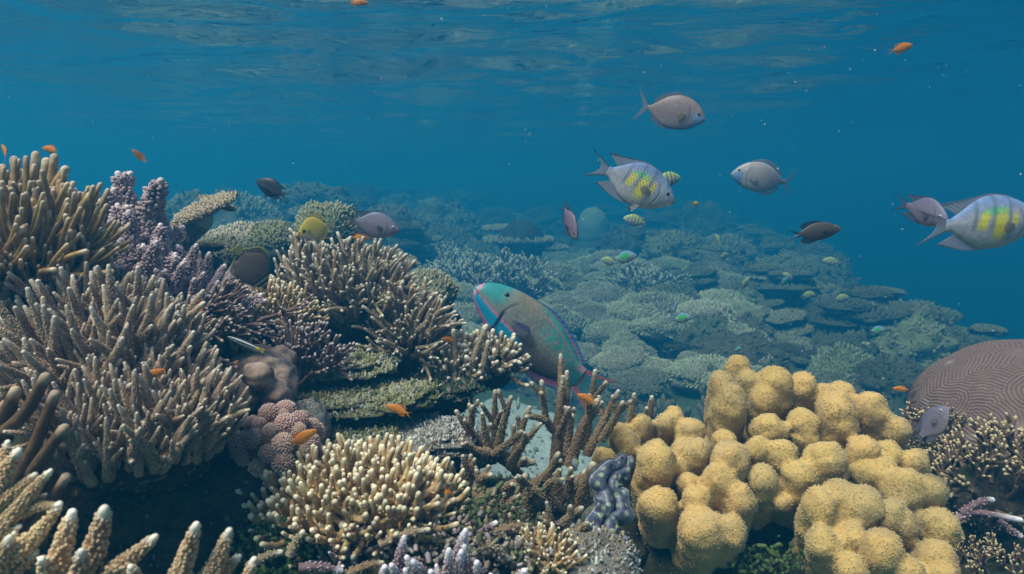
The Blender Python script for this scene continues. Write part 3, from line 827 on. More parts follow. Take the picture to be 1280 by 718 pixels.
# r) staghorn coral, every branch traced on its own
root = empty('staghorn_coral', P(660, 690, 1.2)); tag(root, 'large brown staghorn coral with pointed branches in the middle foreground', 'coral')
ZS = 2.784
def zz(p, dd): return (540 + p[0] / ZS, 460 + p[1] / ZS, dd)
STAGB = [
 ([(330, 520), (300, 370), (200, 290), (130, 220), (85, 152)], 1.18, 11, 4), ([(130, 225), (138, 180), (140, 135)], 1.18, 6, 4), ([(205, 295), (185, 230), (175, 160)], 1.15, 7, 4), ([(225, 300), (218, 200), (220, 82)], 1.2, 7.5, 4),
 ([(225, 300), (245, 210), (275, 102)], 1.17, 8, 4), ([(200, 295), (150, 285), (106, 250)], 1.13, 7, 4), ([(215, 300), (270, 260), (312, 222)], 1.12, 6.5, 4), ([(280, 350), (300, 250), (340, 138)], 1.18, 8, 4), ([(270, 350), (310, 275), (378, 196)], 1.14, 7.5, 4),
 ([(430, 470), (430, 330), (440, 180), (456, 33)], 1.2, 12, 4.5), ([(450, 330), (465, 180), (470, 16)], 1.23, 9, 4.5), ([(425, 220), (396, 170), (382, 48)], 1.19, 7, 4), ([(400, 185), (365, 172), (328, 170)], 1.17, 6, 3.5), ([(470, 300), (480, 220), (476, 145)], 1.18, 7, 4),
 ([(480, 340), (520, 220), (575, 116)], 1.17, 10, 6), ([(530, 280), (548, 160), (568, 12)], 1.24, 8, 4.5), ([(540, 300), (600, 180), (648, 82)], 1.22, 8, 4), ([(590, 250), (635, 180), (664, 120)], 1.2, 7, 4), ([(660, 260), (690, 180), (704, 93)], 1.27, 7, 4), ([(740, 230), (757, 160), (765, 103)], 1.3, 7, 4),
 ([(345, 420), (400, 370), (440, 300)], 1.1, 8, 5), ([(200, 480), (140, 435), (90, 400), (64, 337)], 1.08, 9, 4.5), ([(140, 435), (125, 370), (108, 308)], 1.08, 7, 4), ([(150, 430), (138, 370), (135, 306)], 1.1, 7, 4),
 ([(150, 445), (225, 430), (325, 376)], 1.06, 9, 5), ([(160, 450), (140, 490), (150, 545)], 1.05, 8, 5), ([(150, 465), (230, 490), (302, 443)], 1.04, 8, 4.5), ([(220, 490), (270, 505), (322, 500)], 1.04, 7, 4.5), ([(180, 490), (215, 525), (255, 548)], 1.03, 7, 4), ([(150, 440), (170, 385), (205, 372)], 1.07, 7, 4.5),
 ([(440, 480), (370, 432), (278, 405)], 1.04, 8, 4), ([(370, 435), (330, 400), (305, 378)], 1.03, 5, 3), ([(390, 440), (410, 400), (456, 388)], 1.03, 6, 3.5), ([(500, 590), (430, 570), (400, 470)], 0.98, 8, 4), ([(430, 575), (470, 525), (522, 488)], 0.98, 7, 4.5), ([(400, 590), (330, 575), (248, 546)], 0.98, 7, 3.5),
 ([(440, 585), (500, 570), (540, 540)], 0.97, 6, 4), ([(520, 480), (530, 420), (560, 340)], 1.14, 12, 8), ([(430, 470), (500, 400), (560, 360)], 1.16, 12, 8), ([(330, 520), (340, 430), (430, 360)], 1.16, 12, 9), ([(480, 420), (478, 390), (484, 350)], 1.1, 7, 4), ([(240, 300), (290, 330), (350, 330)], 1.19, 9, 6)]
for k, (pts, dd, r0, r1) in enumerate(STAGB):
    w_ = [zz(p, dd + 0.02 * (len(pts) - i) - 0.02) for i, p in enumerate(pts)]
    px_stag(root, M_STAG, w_, r0 * 0.80, r1 * 0.66, seed=k, tip=0.13, nn=170, nsize=0.0015, seg=10, wav=0.12)

# s) giant clam: two wavy mantle lips with spots
M_CLAM, t, b = mat('clam_mantle')
at_ = nd(t, 'ShaderNodeAttribute', attribute_name='Col'); sp_ = nd(t, 'ShaderNodeSeparateColor'); t.links.new(at_.outputs['Color'], sp_.inputs[0])
tc = nd(t, 'ShaderNodeTexCoord')
vo = nd(t, 'ShaderNodeTexVoronoi', Scale=85.0, Randomness=0.9); t.links.new(tc.outputs['Object'], vo.inputs['Vector'])
n_ = nd(t, 'ShaderNodeTexNoise', Scale=160.0, Detail=4.0); t.links.new(tc.outputs['Object'], n_.inputs['Vector'])
rr = ramp(t, [(0.26, 1.0), (0.42, 0.0)]); t.links.new(vo.outputs['Distance'], rr.inputs[0])
mu = nd(t, 'ShaderNodeMath', operation='MULTIPLY'); t.links.new(rr.outputs[0], mu.inputs[0]); t.links.new(sp_.outputs[1], mu.inputs[1])
rn = ramp(t, [(0.35, (0.025, 0.024, 0.04)), (0.65, (0.10, 0.097, 0.135))]); t.links.new(n_.outputs[0], rn.inputs[0])
cc = mixc(t, mu.outputs[0], rn.outputs[0], (0.26, 0.30, 0.19))
cc = mixc(t, sp_.outputs[0], cc, (0.30, 0.31, 0.40))
t.links.new(cc, b.inputs['Base Color']); b.inputs['Roughness'].default_value = 0.45
bp = nd(t, 'ShaderNodeBump', Strength=0.4, Distance=0.002); t.links.new(n_.outputs[0], bp.inputs['Height']); t.links.new(bp.outputs[0], b.inputs['Normal'])
M_SHELL = rock_mat('clam_shell', (0.06, 0.055, 0.05), (0.16, 0.15, 0.13), (0.3, 0.28, 0.25), scale=40)
root = empty('giant_clam', P(760, 660, 1.06)); tag(root, 'giant clam with wavy bluish grey spotted mantle beside the leather coral', 'clam')
o0 = np.array(root.location)
spine = poly_path([P(*p) for p in [(779, 566, 1.06), (768, 592, 1.04), (763, 618, 1.02), (759, 645, 1.0), (761, 668, 0.985), (763, 690, 0.975)]], 60) - o0
s_t = np.linspace(0, 1, 60)
lat = nrm(np.cross(np.gradient(spine, axis=0), [0, 1, 0]))
wave = np.sin(s_t * 2 * np.pi * 2.3 + 0.6)
env = np.sin(np.pi * np.clip(s_t * 0.96 + 0.02, 0, 1)) ** 0.45
for side in (-1, 1):
    # fleshy winding lip: thick inside, thin frilled rim outside
    mb = MB(); sg = 22
    mid = spine + lat * ((PX(8, 1.0) * wave + side * PX(10, 1.0) * env)[:, None]) + np.array([0, -.006, 0]) * np.abs(wave)[:, None]
    th = np.arange(sg) / sg * 2 * np.pi
    tan = nrm(np.gradient(mid, axis=0)); out_ = nrm(np.cross(tan, [0, 1, 0])) * (side * np.sign((nrm(np.cross(tan, [0, 1, 0])) * lat).sum(-1, keepdims=True)))
    fr_ = nrm(np.cross(out_, tan)); fr_ = fr_ * np.sign(-fr_[:, 1:2])
    V = np.zeros((60, sg, 3)); C = np.zeros((60, sg, 3))
    for j, a_ in enumerate(th):
        ox, oy = math.cos(a_), math.sin(a_)
        w_ = np.where(ox > 0, PX(13.5, 1.0) * (1 + .22 * np.sin(s_t * 50 + side)), PX(8.5, 1.0)) * env
        h_ = PX(6.5, 1.0) * env * (1 - .75 * max(ox, 0) ** 1.5)
        V[:, j] = mid + out_ * (w_ * ox)[:, None] + fr_ * (h_ * oy + (.004 * np.sin(s_t * 50 + side) if ox > .6 else 0))[:, None]
        C[:, j, 1] = max(0, oy) * (1 if ox < .75 else .2); C[:, j, 0] = np.clip((ox - .86) / .12, 0, 1) * .85
    mb.add(V.reshape(-1, 3), Q=grid_faces(60, sg, True), C=C.reshape(-1, 3))
    obj('mantle', mb.mesh('mantle', M_CLAM), root)
    mb = MB()
    sweep(mb, mid + np.array([0, 0.030, -0.012]), PX(15, 1.0) * env * (1 + 0.12 * np.sin(s_t * 50)), 14)
    obj('shell', mb.mesh('shell', M_SHELL), root)

# t) yellow leather coral: lobes traced from the photograph
LZ = 2.4615
root = empty('leather_coral', P(960, 700, 1.3)); tag(root, 'big yellow leather coral with crowded rounded lobes on the right', 'coral')
o0 = np.array(root.location)
mb = MB(); 
for s, (x, y, rx, ry, dd) in enumerate([(945, 595, 115, 66, 1.41), (850, 605, 72, 40, 1.35), (1085, 650, 82, 58, 1.33), (1000, 565, 118, 48, 1.47)]):
    c, r = at(x, y, dd, rx, ry, 0.10); blob(mb, c - o0, r, 80 + s, 0.12, 1.5, 24, 30, C=(0, 0.1, 0))
obj('stalk', mb.mesh('stalk', M_SOFT), root)
LOBES = [  # tip x, y, base x, y, radius, read off an enlargement (2.347 times, from 750,412)
 (405, 95, 400, 150, 38), (355, 140, 345, 260, 37), (432, 140, 430, 200, 33), (380, 190, 370, 290, 50), (515, 132, 515, 230, 52), (590, 150, 585, 230, 43), (660, 182, 650, 235, 42), (705, 168, 700, 225, 38), (690, 218, 700, 350, 56), (795, 208, 790, 300, 47), (865, 277, 850, 320, 41), (480, 190, 470, 260, 40),
 (490, 268, 535, 330, 48), (595, 258, 590, 330, 46), (602, 302, 610, 340, 38), (365, 312, 370, 350, 38), (385, 352, 380, 470, 53), (460, 332, 470, 400, 37), (530, 342, 530, 420, 43), (665, 362, 665, 450, 58), (585, 402, 570, 470, 52), (475, 422, 470, 480, 45), (410, 478, 405, 540, 45),
 (120, 267, 120, 310, 34), (190, 257, 190, 310, 29), (215, 242, 220, 290, 29), (265, 282, 265, 330, 41), (60, 287, 60, 330, 33), (85, 322, 80, 360, 37), (15, 362, 12, 400, 33), (165, 357, 150, 440, 58), (245, 342, 250, 390, 40), (285, 342, 295, 420, 38), (235, 385, 240, 420, 31), (170, 492, 185, 520, 58), (280, 482, 280, 520, 40), (300, 560, 290, 580, 66), (385, 568, 370, 590, 50), (255, 432, 260, 460, 29), (535, 512, 550, 470, 22), (345, 420, 340, 500, 48),
 (645, 502, 640, 580, 55), (660, 602, 680, 650, 52), (760, 492, 790, 580, 62), (855, 522, 860, 600, 48), (890, 552, 890, 620, 41), (820, 622, 820, 690, 66), (800, 392, 830, 440, 60), (840, 347, 860, 400, 43), (920, 382, 920, 430, 46), (890, 442, 920, 520, 62), (960, 452, 970, 520, 48), (1000, 552, 990, 590, 58), (985, 652, 985, 690, 55), (900, 692, 890, 720, 50), (740, 682, 760, 710, 46), (1010, 702, 1005, 730, 42), (710, 470, 730, 560, 52), (770, 340, 770, 420, 44), (740, 590, 750, 640, 44)]
rs = np.random.default_rng(9)
def fuse(parts, voxel=0.0042, it=7):
    """fuse overlapping closed shapes into one soft skin"""
    o = bpy.data.objects.new('tmp', parts.mesh('tmp', None)); col.objects.link(o)
    m_ = o.modifiers.new('r', 'REMESH'); m_.mode = 'VOXEL'; m_.voxel_size = voxel
    m_ = o.modifiers.new('s', 'SMOOTH'); m_.iterations = it; m_.factor = 0.5
    dg = bpy.context.evaluated_depsgraph_get(); ev = o.evaluated_get(dg); me = ev.to_mesh()
    V = np.empty(len(me.vertices) * 3, np.float32); me.vertices.foreach_get('co', V)
    N = np.empty(len(me.vertices) * 3, np.float32); me.vertices.foreach_get('normal', N)
    Q = np.array([list(p.vertices) for p in me.polygons if len(p.vertices) == 4])
    ev.to_mesh_clear(); bpy.data.objects.remove(o)
    return V.reshape(-1, 3).astype(float), N.reshape(-1, 3).astype(float), Q
LZ = 2.347
SEEDS = np.array([(430, 190), (720, 240), (180, 320), (530, 390), (290, 510), (720, 580), (920, 480), (900, 680)])
own = [int(np.argmin(np.hypot(SEEDS[:, 0] - (l[0] + l[2]) / 2, SEEDS[:, 1] - (l[1] + l[3]) / 2))) for l in LOBES]
for g_ in range(len(SEEDS)):
    mine = [l for l, w_ in zip(LOBES, own) if w_ == g_]
    if not mine: continue
    mb = MB()
    for (tx, ty, bx, by, zr) in mine:
        # a stout finger: a chain of irregular bulbs from the tip down into the stalk
        dd = 1.42 - 0.34 * (by - 100) / 600
        rad = PX(zr / LZ, dd)
        a_, b_ = P(750 + tx / LZ, 412 + (ty + zr * 0.4) / LZ, dd - 0.012), P(750 + bx / LZ, 412 + (by + zr * 0.9) / LZ, dd + 0.035)
        b_ = b_ + np.array([0, rad * 0.8, -rad * 0.9])
        if by - ty < 0: a_ = P(750 + tx / LZ, 412 + ty / LZ, dd - 0.03)
        L_ = np.linalg.norm(b_ - a_); nS = max(3, int(L_ / (rad * 0.45)) + 1)
        for q in range(nS):
            f = q / (nS - 1)
            blob(mb, a_ * (1 - f) + b_ * f - o0 + rs.normal(0, .06, 3) * rad, rad * (0.97 + 0.06 * math.sin(f * 5)) * rs.uniform(.88, 1.06, 3), int(rs.integers(999)), 0.26, 1.6, 16, 22, octs=2)
        for q in range(3):   # smaller bulbs budding from its sides
            f = rs.uniform(0, .55); v_ = nrm(rs.normal(0, 1, 3) + [0, -.4, .3])
            blob(mb, a_ * (1 - f) + b_ * f - o0 + v_ * rad * .62, rad * rs.uniform(.42, .62) * np.ones(3), int(rs.integers(999)), 0.2, 1.5, 12, 16, octs=2)
    V, N, Q = fuse(mb, it=15)
    V = V + N * (0.0022 * fbm(V * 60, 5, 2) + 0.0007 * fbm(V * 330, 8, 2))[:, None]
    mb = MB(); C = np.zeros((len(V), 3)); C[:, 1] = 0.35
    mb.add(V, Q=Q, C=C)
    n = int(len(V) * 1.7)
    ix = rs.integers(0, len(V), n); wo_k = fbm(V[ix] * 40, 12, 2) > -0.75; ix = ix[wo_k]; n = len(ix)
    c = V[ix] + rs.normal(0, .0024, (n, 3)) * (1 - np.abs(N[ix]))
    one = np.ones(n); t_ = rs.uniform(.15, .9, n)
    cones(mb, c, N[ix] + rs.normal(0, .35, (n, 3)), 0.0011, 0.0021 * rs.uniform(.5, 1.3, n), np.stack([0 * one, .5 * one, one], -1), np.stack([t_, one, one], -1))
    obj('lobe_cluster', mb.mesh('lobe_cluster', M_SOFT), root)

# u) brain coral: dome with real winding ridges
def labyrinth(n=420, wl=7.5, seed=3, it=26):
    r = np.random.default_rng(seed); u = r.normal(0, 1, (n, n))
    k = np.hypot(np.fft.fftfreq(n)[:, None], np.fft.fftfreq(n)[None]) * wl
    filt = np.exp(-((k - 1) / 0.16) ** 2)
    for _ in range(it):
        u = np.real(np.fft.ifft2(np.fft.fft2(u) * filt)); u = np.tanh(u / (u.std() * 0.55))
    return u
lab = labyrinth()
c, r = at(1312, 548, 1.62, 166, 122, 0.28)
nu, nv = 340, 660
ph = np.linspace(0.0, np.pi * 0.72, nu)[:, None]; th = np.concatenate([np.linspace(np.pi * .95, np.pi * 2.05, 540, endpoint=False), np.linspace(np.pi * .05, np.pi * .95, 120, endpoint=False)])[None]
D = np.stack([np.sin(ph) * np.cos(th), np.sin(ph) * np.sin(th), np.cos(ph) + 0 * th], -1)
ii = (ph / np.pi * np.cos(th)) * 720 + 4200; jj = (ph / np.pi * np.sin(th)) * 720 + 4200
i0, j0 = ii.astype(int), jj.astype(int); fi, fj = ii - i0, jj - j0
W = lambda a_, b_: lab[a_ % 420, b_ % 420]
hh = W(i0, j0) * (1 - fi) * (1 - fj) + W(i0 + 1, j0) * fi * (1 - fj) + W(i0, j0 + 1) * (1 - fi) * fj + W(i0 + 1, j0 + 1) * fi * fj
pw = np.sign(D) * np.abs(D) ** 0.95
V = pw * r * (1 + 0.07 * fbm(D * 1.5, 5, 2) + 0.0036 * hh * (0.75 + 0.5 * fbm(D * 3, 4, 2)))[..., None]
mb = MB(); mb.add(V.reshape(-1, 3), Q=grid_faces(nu, nv, True)[:, ::-1], C=np.stack([0.55 * np.clip(fbm(D * 4.5, 31, 2) - .38, 0, 1) * 3, np.clip(hh * .5 + .5 + .25 * fbm(D * 5, 9, 3), 0, 1), 0 * hh], -1).reshape(-1, 3))
M_BRAIN = coral_mat('brain_coral_skin', (0.15, 0.09, 0.075), (0.10, 0.06, 0.05), (0.5, 0.4, 0.36), nub=(0.235, 0.15, 0.128), scale=30, bump=0.2, hue_var=0)
o = obj('brain_coral', mb.mesh('brain_coral', M_BRAIN), loc=c)
tag(o, 'large rounded brain coral with winding ridges at the right edge', 'coral')

# v) dark branching coral at the right edge
M_RDARK = coral_mat('dark_branch_skin', (0.20, 0.13, 0.09), (0.09, 0.055, 0.04), (0.62, 0.46, 0.26), scale=40, bump=0.3)
RTREE = [tree_mesh('branch', M_RDARK, 401 + i, r0=0.05, r1=0.028, depth=2, kids=3, ang=0.75, tip=0.3) for i in range(5)]
for j, (x, y, rx, ry, dd, n, s, lab_) in enumerate([(1245, 625, 60, 50, 1.25, 34, 0.085, 'dark branching coral with golden tips below the brain coral'), (1255, 735, 55, 20, 1.05, 22, 0.05, 'low twiggy coral in the bottom right corner'), (1175, 560, 28, 24, 1.4, 10, 0.06, 'small dark twigs between leather coral and brain coral')]):
    c, r = at(x, y, dd, rx, ry, 0.07)
    colony('branching_coral', lab_, 'coral', c, r, RTREE, n, s, up=0.35, base=M_DEAD, seed=50 + j, jit=0.3)
root = empty('staghorn_coral', P(1190, 650, 1.15)); tag(root, 'pink tipped sideways coral branch right of the leather coral', 'coral')
for k, pts in enumerate([[(1195, 650), (1215, 640), (1275, 650)], [(1200, 642), (1225, 628), (1240, 625)], [(1245, 648), (1262, 662), (1275, 670)]]):
    px_branch(root, M_PURP, [(x, y, 1.15) for x, y in pts], 5, 3.5, seed=k, tip=0.3, nn=40, nsize=0.0018)
# ================================================================ algae turf and coral rubble on the foreground rocks
rs = np.random.default_rng(321)
M_TURF, t, b = mat('algae_turf')
a = nd(t, 'ShaderNodeAttribute', attribute_name='Col'); t.links.new(a.outputs['Color'], b.inputs['Base Color'])
b.inputs['Roughness'].default_value = 0.8; b.inputs['Specular IOR Level'].default_value = 0.15
n_ = nd(t, 'ShaderNodeTexNoise', Scale=300.0); bp = nd(t, 'ShaderNodeBump', Strength=0.3, Distance=0.002); t.links.new(n_.outputs[0], bp.inputs['Height']); t.links.new(bp.outputs[0], b.inputs['Normal'])
mbt = MB(); mbr = MB()
PAL = dict(dead=[(.05, .055, .03), (.10, .085, .05), (.16, .13, .10), (.04, .07, .03), (.20, .16, .14), (.13, .10, .09)], ledge=[(.19, .18, .06), (.11, .115, .04), (.28, .25, .14), (.26, .25, .20), (.07, .075, .03), (.15, .12, .08)], pale=[(.30, .27, .24), (.42, .4, .36), (.2, .16, .13), (.28, .24, .14)])
for o in list(col.objects):
    if o.type != 'MESH' or o.name.split('.')[0] not in ('reef_rock', 'rock_ledge', 'pale_rock', 'base'): continue
    me = o.data
    mn = me.materials[0].name
    if o.name.startswith('base') and 'dead' not in mn: continue
    pal = np.array(PAL['ledge' if 'ledge' in mn else 'pale' if 'pale' in mn else 'dead'])
    nP = len(me.polygons)
    cen = np.empty(nP * 3, np.float32); me.polygons.foreach_get('center', cen); cen = cen.reshape(-1, 3)
    nor = np.empty(nP * 3, np.float32); me.polygons.foreach_get('normal', nor); nor = nor.reshape(-1, 3)
    ar = np.empty(nP, np.float32); me.polygons.foreach_get('area', ar)
    if (nor * cen).sum() < 0 and not o.name.startswith('base'): nor = -nor
    loc = np.array(o.location) + (np.array(o.parent.location) if o.parent else 0)
    if o.rotation_euler.z: cen = cen  # rocks are not rotated
    kp = (nor[:, 2] > -0.35)
    pr = ar * kp; tot = pr.sum()
    n = int(min(1700, tot * (30000 if 'ledge' in o.name or 'pale' in o.name else 14000)))
    ix = rs.choice(nP, n, p=pr / tot)
    j = rs.normal(0, 1, (n, 3)) * np.sqrt(ar[ix])[:, None] * .45
    j -= nor[ix] * (j * nor[ix]).sum(-1, keepdims=True)
    c = cen[ix] + j + loc
    # patches of one colour
    pi = (fbm(c * 14, 5, 2) * 2.4 + rs.normal(0, .5, n) + len(pal) / 2).astype(int) % len(pal)
    cl = pal[pi] * rs.uniform(.7, 1.3, (n, 1))
    s = rs.uniform(.0012, .0032, n)
    V0 = len(mbt.V)
    nubs(mbt, c, nor[ix] + rs.normal(0, .55, (n, 3)) + [0, 0, .25], s, s * rs.uniform(1.0, 4.0, n), np.ones(3), seg=3, blunt=.8)
    mbt.C[-1] = np.repeat(cl, 7, axis=0)
# loose leafy algae in the lower middle
for (x, y, dd, rx, ry, n, pal) in [(340, 690, .92, 60, 40, 900, [(.05, .09, .02), (.08, .11, .03), (.03, .06, .02)]), (590, 650, 1.0, 70, 40, 500, [(.10, .11, .05), (.2, .17, .1), (.06, .08, .03)]), (960, 700, 1.15, 50, 20, 200, [(.05, .08, .02), (.07, .09, .03)]), (580, 690, .92, 90, 25, 600, [(.2, .15, .12), (.28, .24, .17), (.1, .1, .05), (.3, .24, .24)])]:
    c0 = P(x, y, dd); pal = np.array(pal)
    c = c0 + rs.normal(0, .5, (n, 3)) * [PX(rx, dd), .04, PX(ry, dd)]
    s = rs.uniform(.0015, .004, n)
    nubs(mbt, c, rs.normal(0, .7, (n, 3)) + [0, -.2, .6], s, s * rs.uniform(1.5, 4, n), np.ones(3), seg=4, blunt=1.0)
    mbt.C[-1] = np.repeat(pal[rs.integers(len(pal), size=n)] * rs.uniform(.7, 1.4, (n, 1)), 9, axis=0)
tag(obj('algae_turf', mbt.mesh('algae_turf', M_TURF)), 'short algae turf and crusts covering the dead reef rock', 'algae', kind='stuff')
# broken coral pieces lying on the foreground rock
for k, (x, y, dd, ang, L, m) in enumerate([(505, 672, .9, 10, 60, M_BUSH), (545, 680, .9, -25, 50, M_DEAD), (600, 668, .95, 30, 45, M_PURP), (330, 700, .85, 20, 40, M_BUSH), (400, 712, .8, -15, 50, M_PURP), (640, 662, .95, 5, 40, M_STAG), (690, 660, 1.0, 8, 46, M_PURP), (370, 680, .88, 60, 30, M_BUSH), (620, 690, .88, -40, 40, M_BUSH), (455, 712, .82, 12, 44, M_STAG)]):
    p0 = P(x, y, dd); v = np.array([math.cos(R(ang)), .3, math.sin(R(ang))]) * PX(L, dd)
    mb = MB(); branch(mb, poly_path([-v / 2, [0, 0, .004], v / 2], 10), PX(6, dd), PX(3.5, dd), 9, .2, 40, .0016, seed=k)
    tag(obj('coral_fragment', mb.mesh('coral_fragment', m), loc=p0), ['broken pale coral piece above the lilac spikes', 'dark broken coral piece above the lilac spikes', 'purple broken coral piece below the staghorn roots', 'pale broken coral piece left of the small purple coral', 'purple broken coral piece at the bottom edge left of the lilac spikes', 'brown broken coral piece under the staghorn', 'pale pink broken coral piece near the small cream cluster', 'upright broken coral piece in front of the cream coral', 'slanting pale coral piece right of the lilac spikes', 'brown coral piece at the bottom edge by the lilac spikes'][k], 'coral', 'broken coral pieces on the foreground rock')
# ================================================================ the reef behind
_hx, _hy = np.linspace(-20, 20, 800), np.linspace(0, 41, 820)
_H = ground_h(*np.meshgrid(_hx, _hy, indexing='ij'))
def gh(x, y):
    fx = np.clip((np.asarray(x) + 20) / 40 * 799, 0, 798.99); fy = np.clip(np.asarray(y) / 41 * 819, 0, 818.99)
    i, j = fx.astype(int), fy.astype(int); u, v = fx - i, fy - j
    return _H[i, j] * (1 - u) * (1 - v) + _H[i + 1, j] * u * (1 - v) + _H[i, j + 1] * (1 - u) * v + _H[i + 1, j + 1] * u * v
_s = np.concatenate([np.linspace(0.8, 12, 900), np.linspace(12, 40, 700)])
def G(px, py):
    """where the sight line through a photograph pixel meets the reef floor"""
    v = nrm(P(px, py, 1.0))
    q = v[None] * _s[:, None]
    below = q[:, 2] < gh(q[:, 0], q[:, 1])
    if not below.any(): return None
    return q[np.argmax(below)]

def to_px(p):
    d = p[1] * CP - p[2] * SP; v = p[1] * SP + p[2] * CP
    return 640 + F_PX * p[0] / d, 359 - F_PX * v / d
ANCH = [(340, 235, 'blackish damselfish'), (392, 286, 'yellow butterflyfish'), (467, 281, 'grey lilac damselfish'), (250, 275, 'leaning table coral'), (605, 345, 'pale staghorn thicket'), (652, 312, 'flat table coral'), (741, 280, 'pale dome coral'), (794, 250, 'big spotted sergeant'), (780, 325, 'green backed damselfish'),
        (852, 398, 'twin green damselfish'), (945, 285, 'tall coral pillar'), (1020, 290, 'dark chromis'), (1010, 369, 'two striped damselfish'), (1096, 413, 'bright green damselfish'), (1200, 440, 'brain coral'), (920, 450, 'leather coral crest'), (680, 400, 'parrotfish'), (560, 262, 'far reef horizon'), (1060, 470, 'leather coral shoulder')]
def where(p):
    x, y = to_px(p)
    a = min(ANCH, key=lambda q: math.hypot(q[0] - x, (q[1] - y) * 1.4))
    dx, dy = x - a[0], y - a[1]
    side = ('right of' if dx > 0 else 'left of') if abs(dx) > abs(dy) * 1.4 else ('below' if dy > 0 else 'above')
    if math.hypot(dx, dy) > 55: side = 'far ' + side
    return side + ' the ' + a[2]

PLATES = [clump_mesh('lobe', M_PLATE, 501 + i, 760, (1.0, 0.62 + 0.06 * i, 0.34 + 0.03 * (i % 3)), 0.024, 2.4, 0.25, 0.42, -0.25) for i in range(6)]
BUSHES = [clump_mesh('bush_coral', M_FAR, 521 + i, 420, (1, 0.9, 0.65 + 0.1 * (i % 3)), 0.036, 2.6, 0.35, 0.3, -0.1) for i in range(5)]
def boulder_mesh(i):
    mb = MB(); blob(mb, (0, 0, 0.2), (1, 0.9, 0.8), 540 + i, 0.55, 2.4, 40, 52, octs=5, C=(0, 0.2, 0)); V_ = mb.V[-1]; rs = np.random.default_rng(i); ix = rs.integers(52, 30 * 52, 420); nubs(mb, V_[ix], nrm(V_[ix]) + rs.normal(0, .4, (420, 3)), .04 * rs.uniform(.6, 1.6, 420), .08 * rs.uniform(.6, 1.8, 420), (0.05, .7, 0), seg=4); return mb.mesh('boulder_coral', M_FAR)
BOULD = [boulder_mesh(i) for i in range(4)]
def tier_mesh(i):
    mb = MB(); rs = np.random.default_rng(560 + i)
    for k in range(4 + i % 2):
        a = rs.uniform(0, 6.28); rr_ = rs.uniform(.45, .9)
        c = np.array([math.cos(a) * .45, math.sin(a) * .45, 0.12 + k * 0.17])
        blob(mb, c, (rr_, rr_ * .85, 0.10), 570 + i * 7 + k, 0.55, 2.2, 14, 30, C=(0.0, 0.3, 0))
        D = fib_dome(110, 0.15, k + i); nubs(mb, c + D * [rr_ * .9, rr_ * .75, .09], D * .5 + [0, 0, .6] + rs.normal(0, .3, D.shape), 0.035, 0.10, (0.05, 0.8, 0.5), seg=4)
    blob(mb, (0, 0, 0.1), (0.5, 0.5, 0.6), 9 + i, 0.3, 2, 14, 18)
    return mb.mesh('tiered_coral', M_FAR)
TIER = [tier_mesh(i) for i in range(4)]

# cushion-like plate corals, four colonies of many lobes
rs = np.random.default_rng(77)
def lobe_row(x0, x1, y0, y1, n, lab, seed):
    rs = np.random.default_rng(seed)
    g0 = G((x0 + x1) / 2, y1)
    root = empty('plate_coral', g0); tag(root, lab, 'coral', 'cushion shaped plate corals behind the parrotfish')
    pts = []
    tries = 0
    while len(pts) < n and tries < 4000:
        tries += 1
        f = rs.uniform(0, 1) ** 0.8
        x, y = rs.uniform(x0, x1), y0 + (y1 - y0) * f
        g = G(x, y)
        if g is None: continue
        s = rs.uniform(0.16, 0.27) * (1 + 0.05 * np.clip(g[1] - 4, 0, 8))
        if any(np.hypot(g[0] - q[0], (g[1] - q[1]) * 1.4) < 0.86 * (s + q[3]) for q in pts): continue
        pts.append((g[0], g[1], g[2], s))
    for x, y, z, s in pts:
        o = obj('lobe', PLATES[rs.integers(6)], root, loc=np.array([x, y, z + 0.55 * s]) - g0, rot=(rs.normal(0.1, .08), rs.normal(0, .1), rs.normal(0, .5)), scale=(s * rs.uniform(1, 1.35), s, s * rs.uniform(1.0, 1.6)))
lobe_row(665, 790, 405, 480, 20, 'grey green plate coral with stacked lobes right beside the parrotfish', 1)
lobe_row(790, 930, 400, 500, 20, 'grey green plate coral with stacked lobes directly behind the leather coral', 2)
lobe_row(560, 740, 335, 420, 26, 'grey green plate coral lobes above the parrotfish back', 3)
lobe_row(735, 900, 340, 410, 24, 'farther grey green plate coral lobes below the small striped fish', 4)
lobe_row(540, 620, 385, 450, 10, 'dull plate coral lobes left of the parrotfish head', 5)

# staghorn thickets
for k, (x, y, rx, ry, n, s, lab) in enumerate([(612, 372, 58, 18, 90, 0.36, 'pale staghorn thicket above the parrotfish head'), (800, 378, 30, 14, 40, 0.34, 'small staghorn thicket on the reef right of the plate corals'), (560, 345, 24, 12, 30, 0.32, 'hazy staghorn clump left of the large thicket')]):
    g = G(x, y); d_ = np.linalg.norm(g)
    colony('staghorn_coral', lab, 'coral', g, (PX(rx, d_), 0.5, PX(ry, d_) * 0.6), STAGT, n, s, up=0.35, base=M_DEAD, seed=90 + k, jit=0.3, basescale=0.7)

# round boulder and flat table in the distance
def solo(name, lab, me, px, py, s, zoff=0.0, cat='coral', grp=None, rot=None, d=None):
    g = G(px, py) if d is None else P(px, py, d)
    if g is None: return None
    if rot is None: rot = (0, 0, random.uniform(0, 6.28))
    return tag(obj(name, me, loc=g + np.array([0, 0, zoff]), rot=rot, scale=s), lab, cat, grp)
mb = MB(); blob(mb, (0, 0, 0), (1, 1, 1.15), 700, 0.10, 1.6, 36, 48, C=(0, 0.6, 0))
M_DOME = coral_mat('dome_coral_skin', (0.34, 0.32, 0.24), (0.27, 0.25, 0.18), (0.5, 0.45, 0.35), scale=9, bump=0.5, hue_var=0)
g = G(741, 306); d_ = float(np.linalg.norm(g)); g = g + np.array([0, 0, PX(20, d_)])
o = obj('dome_coral', mb.mesh('dome_coral', M_DOME), loc=g, scale=PX(20, d_)); o.scale.z *= 1.15
tag(o, 'smooth pale dome coral standing behind the purple damselfish', 'coral')
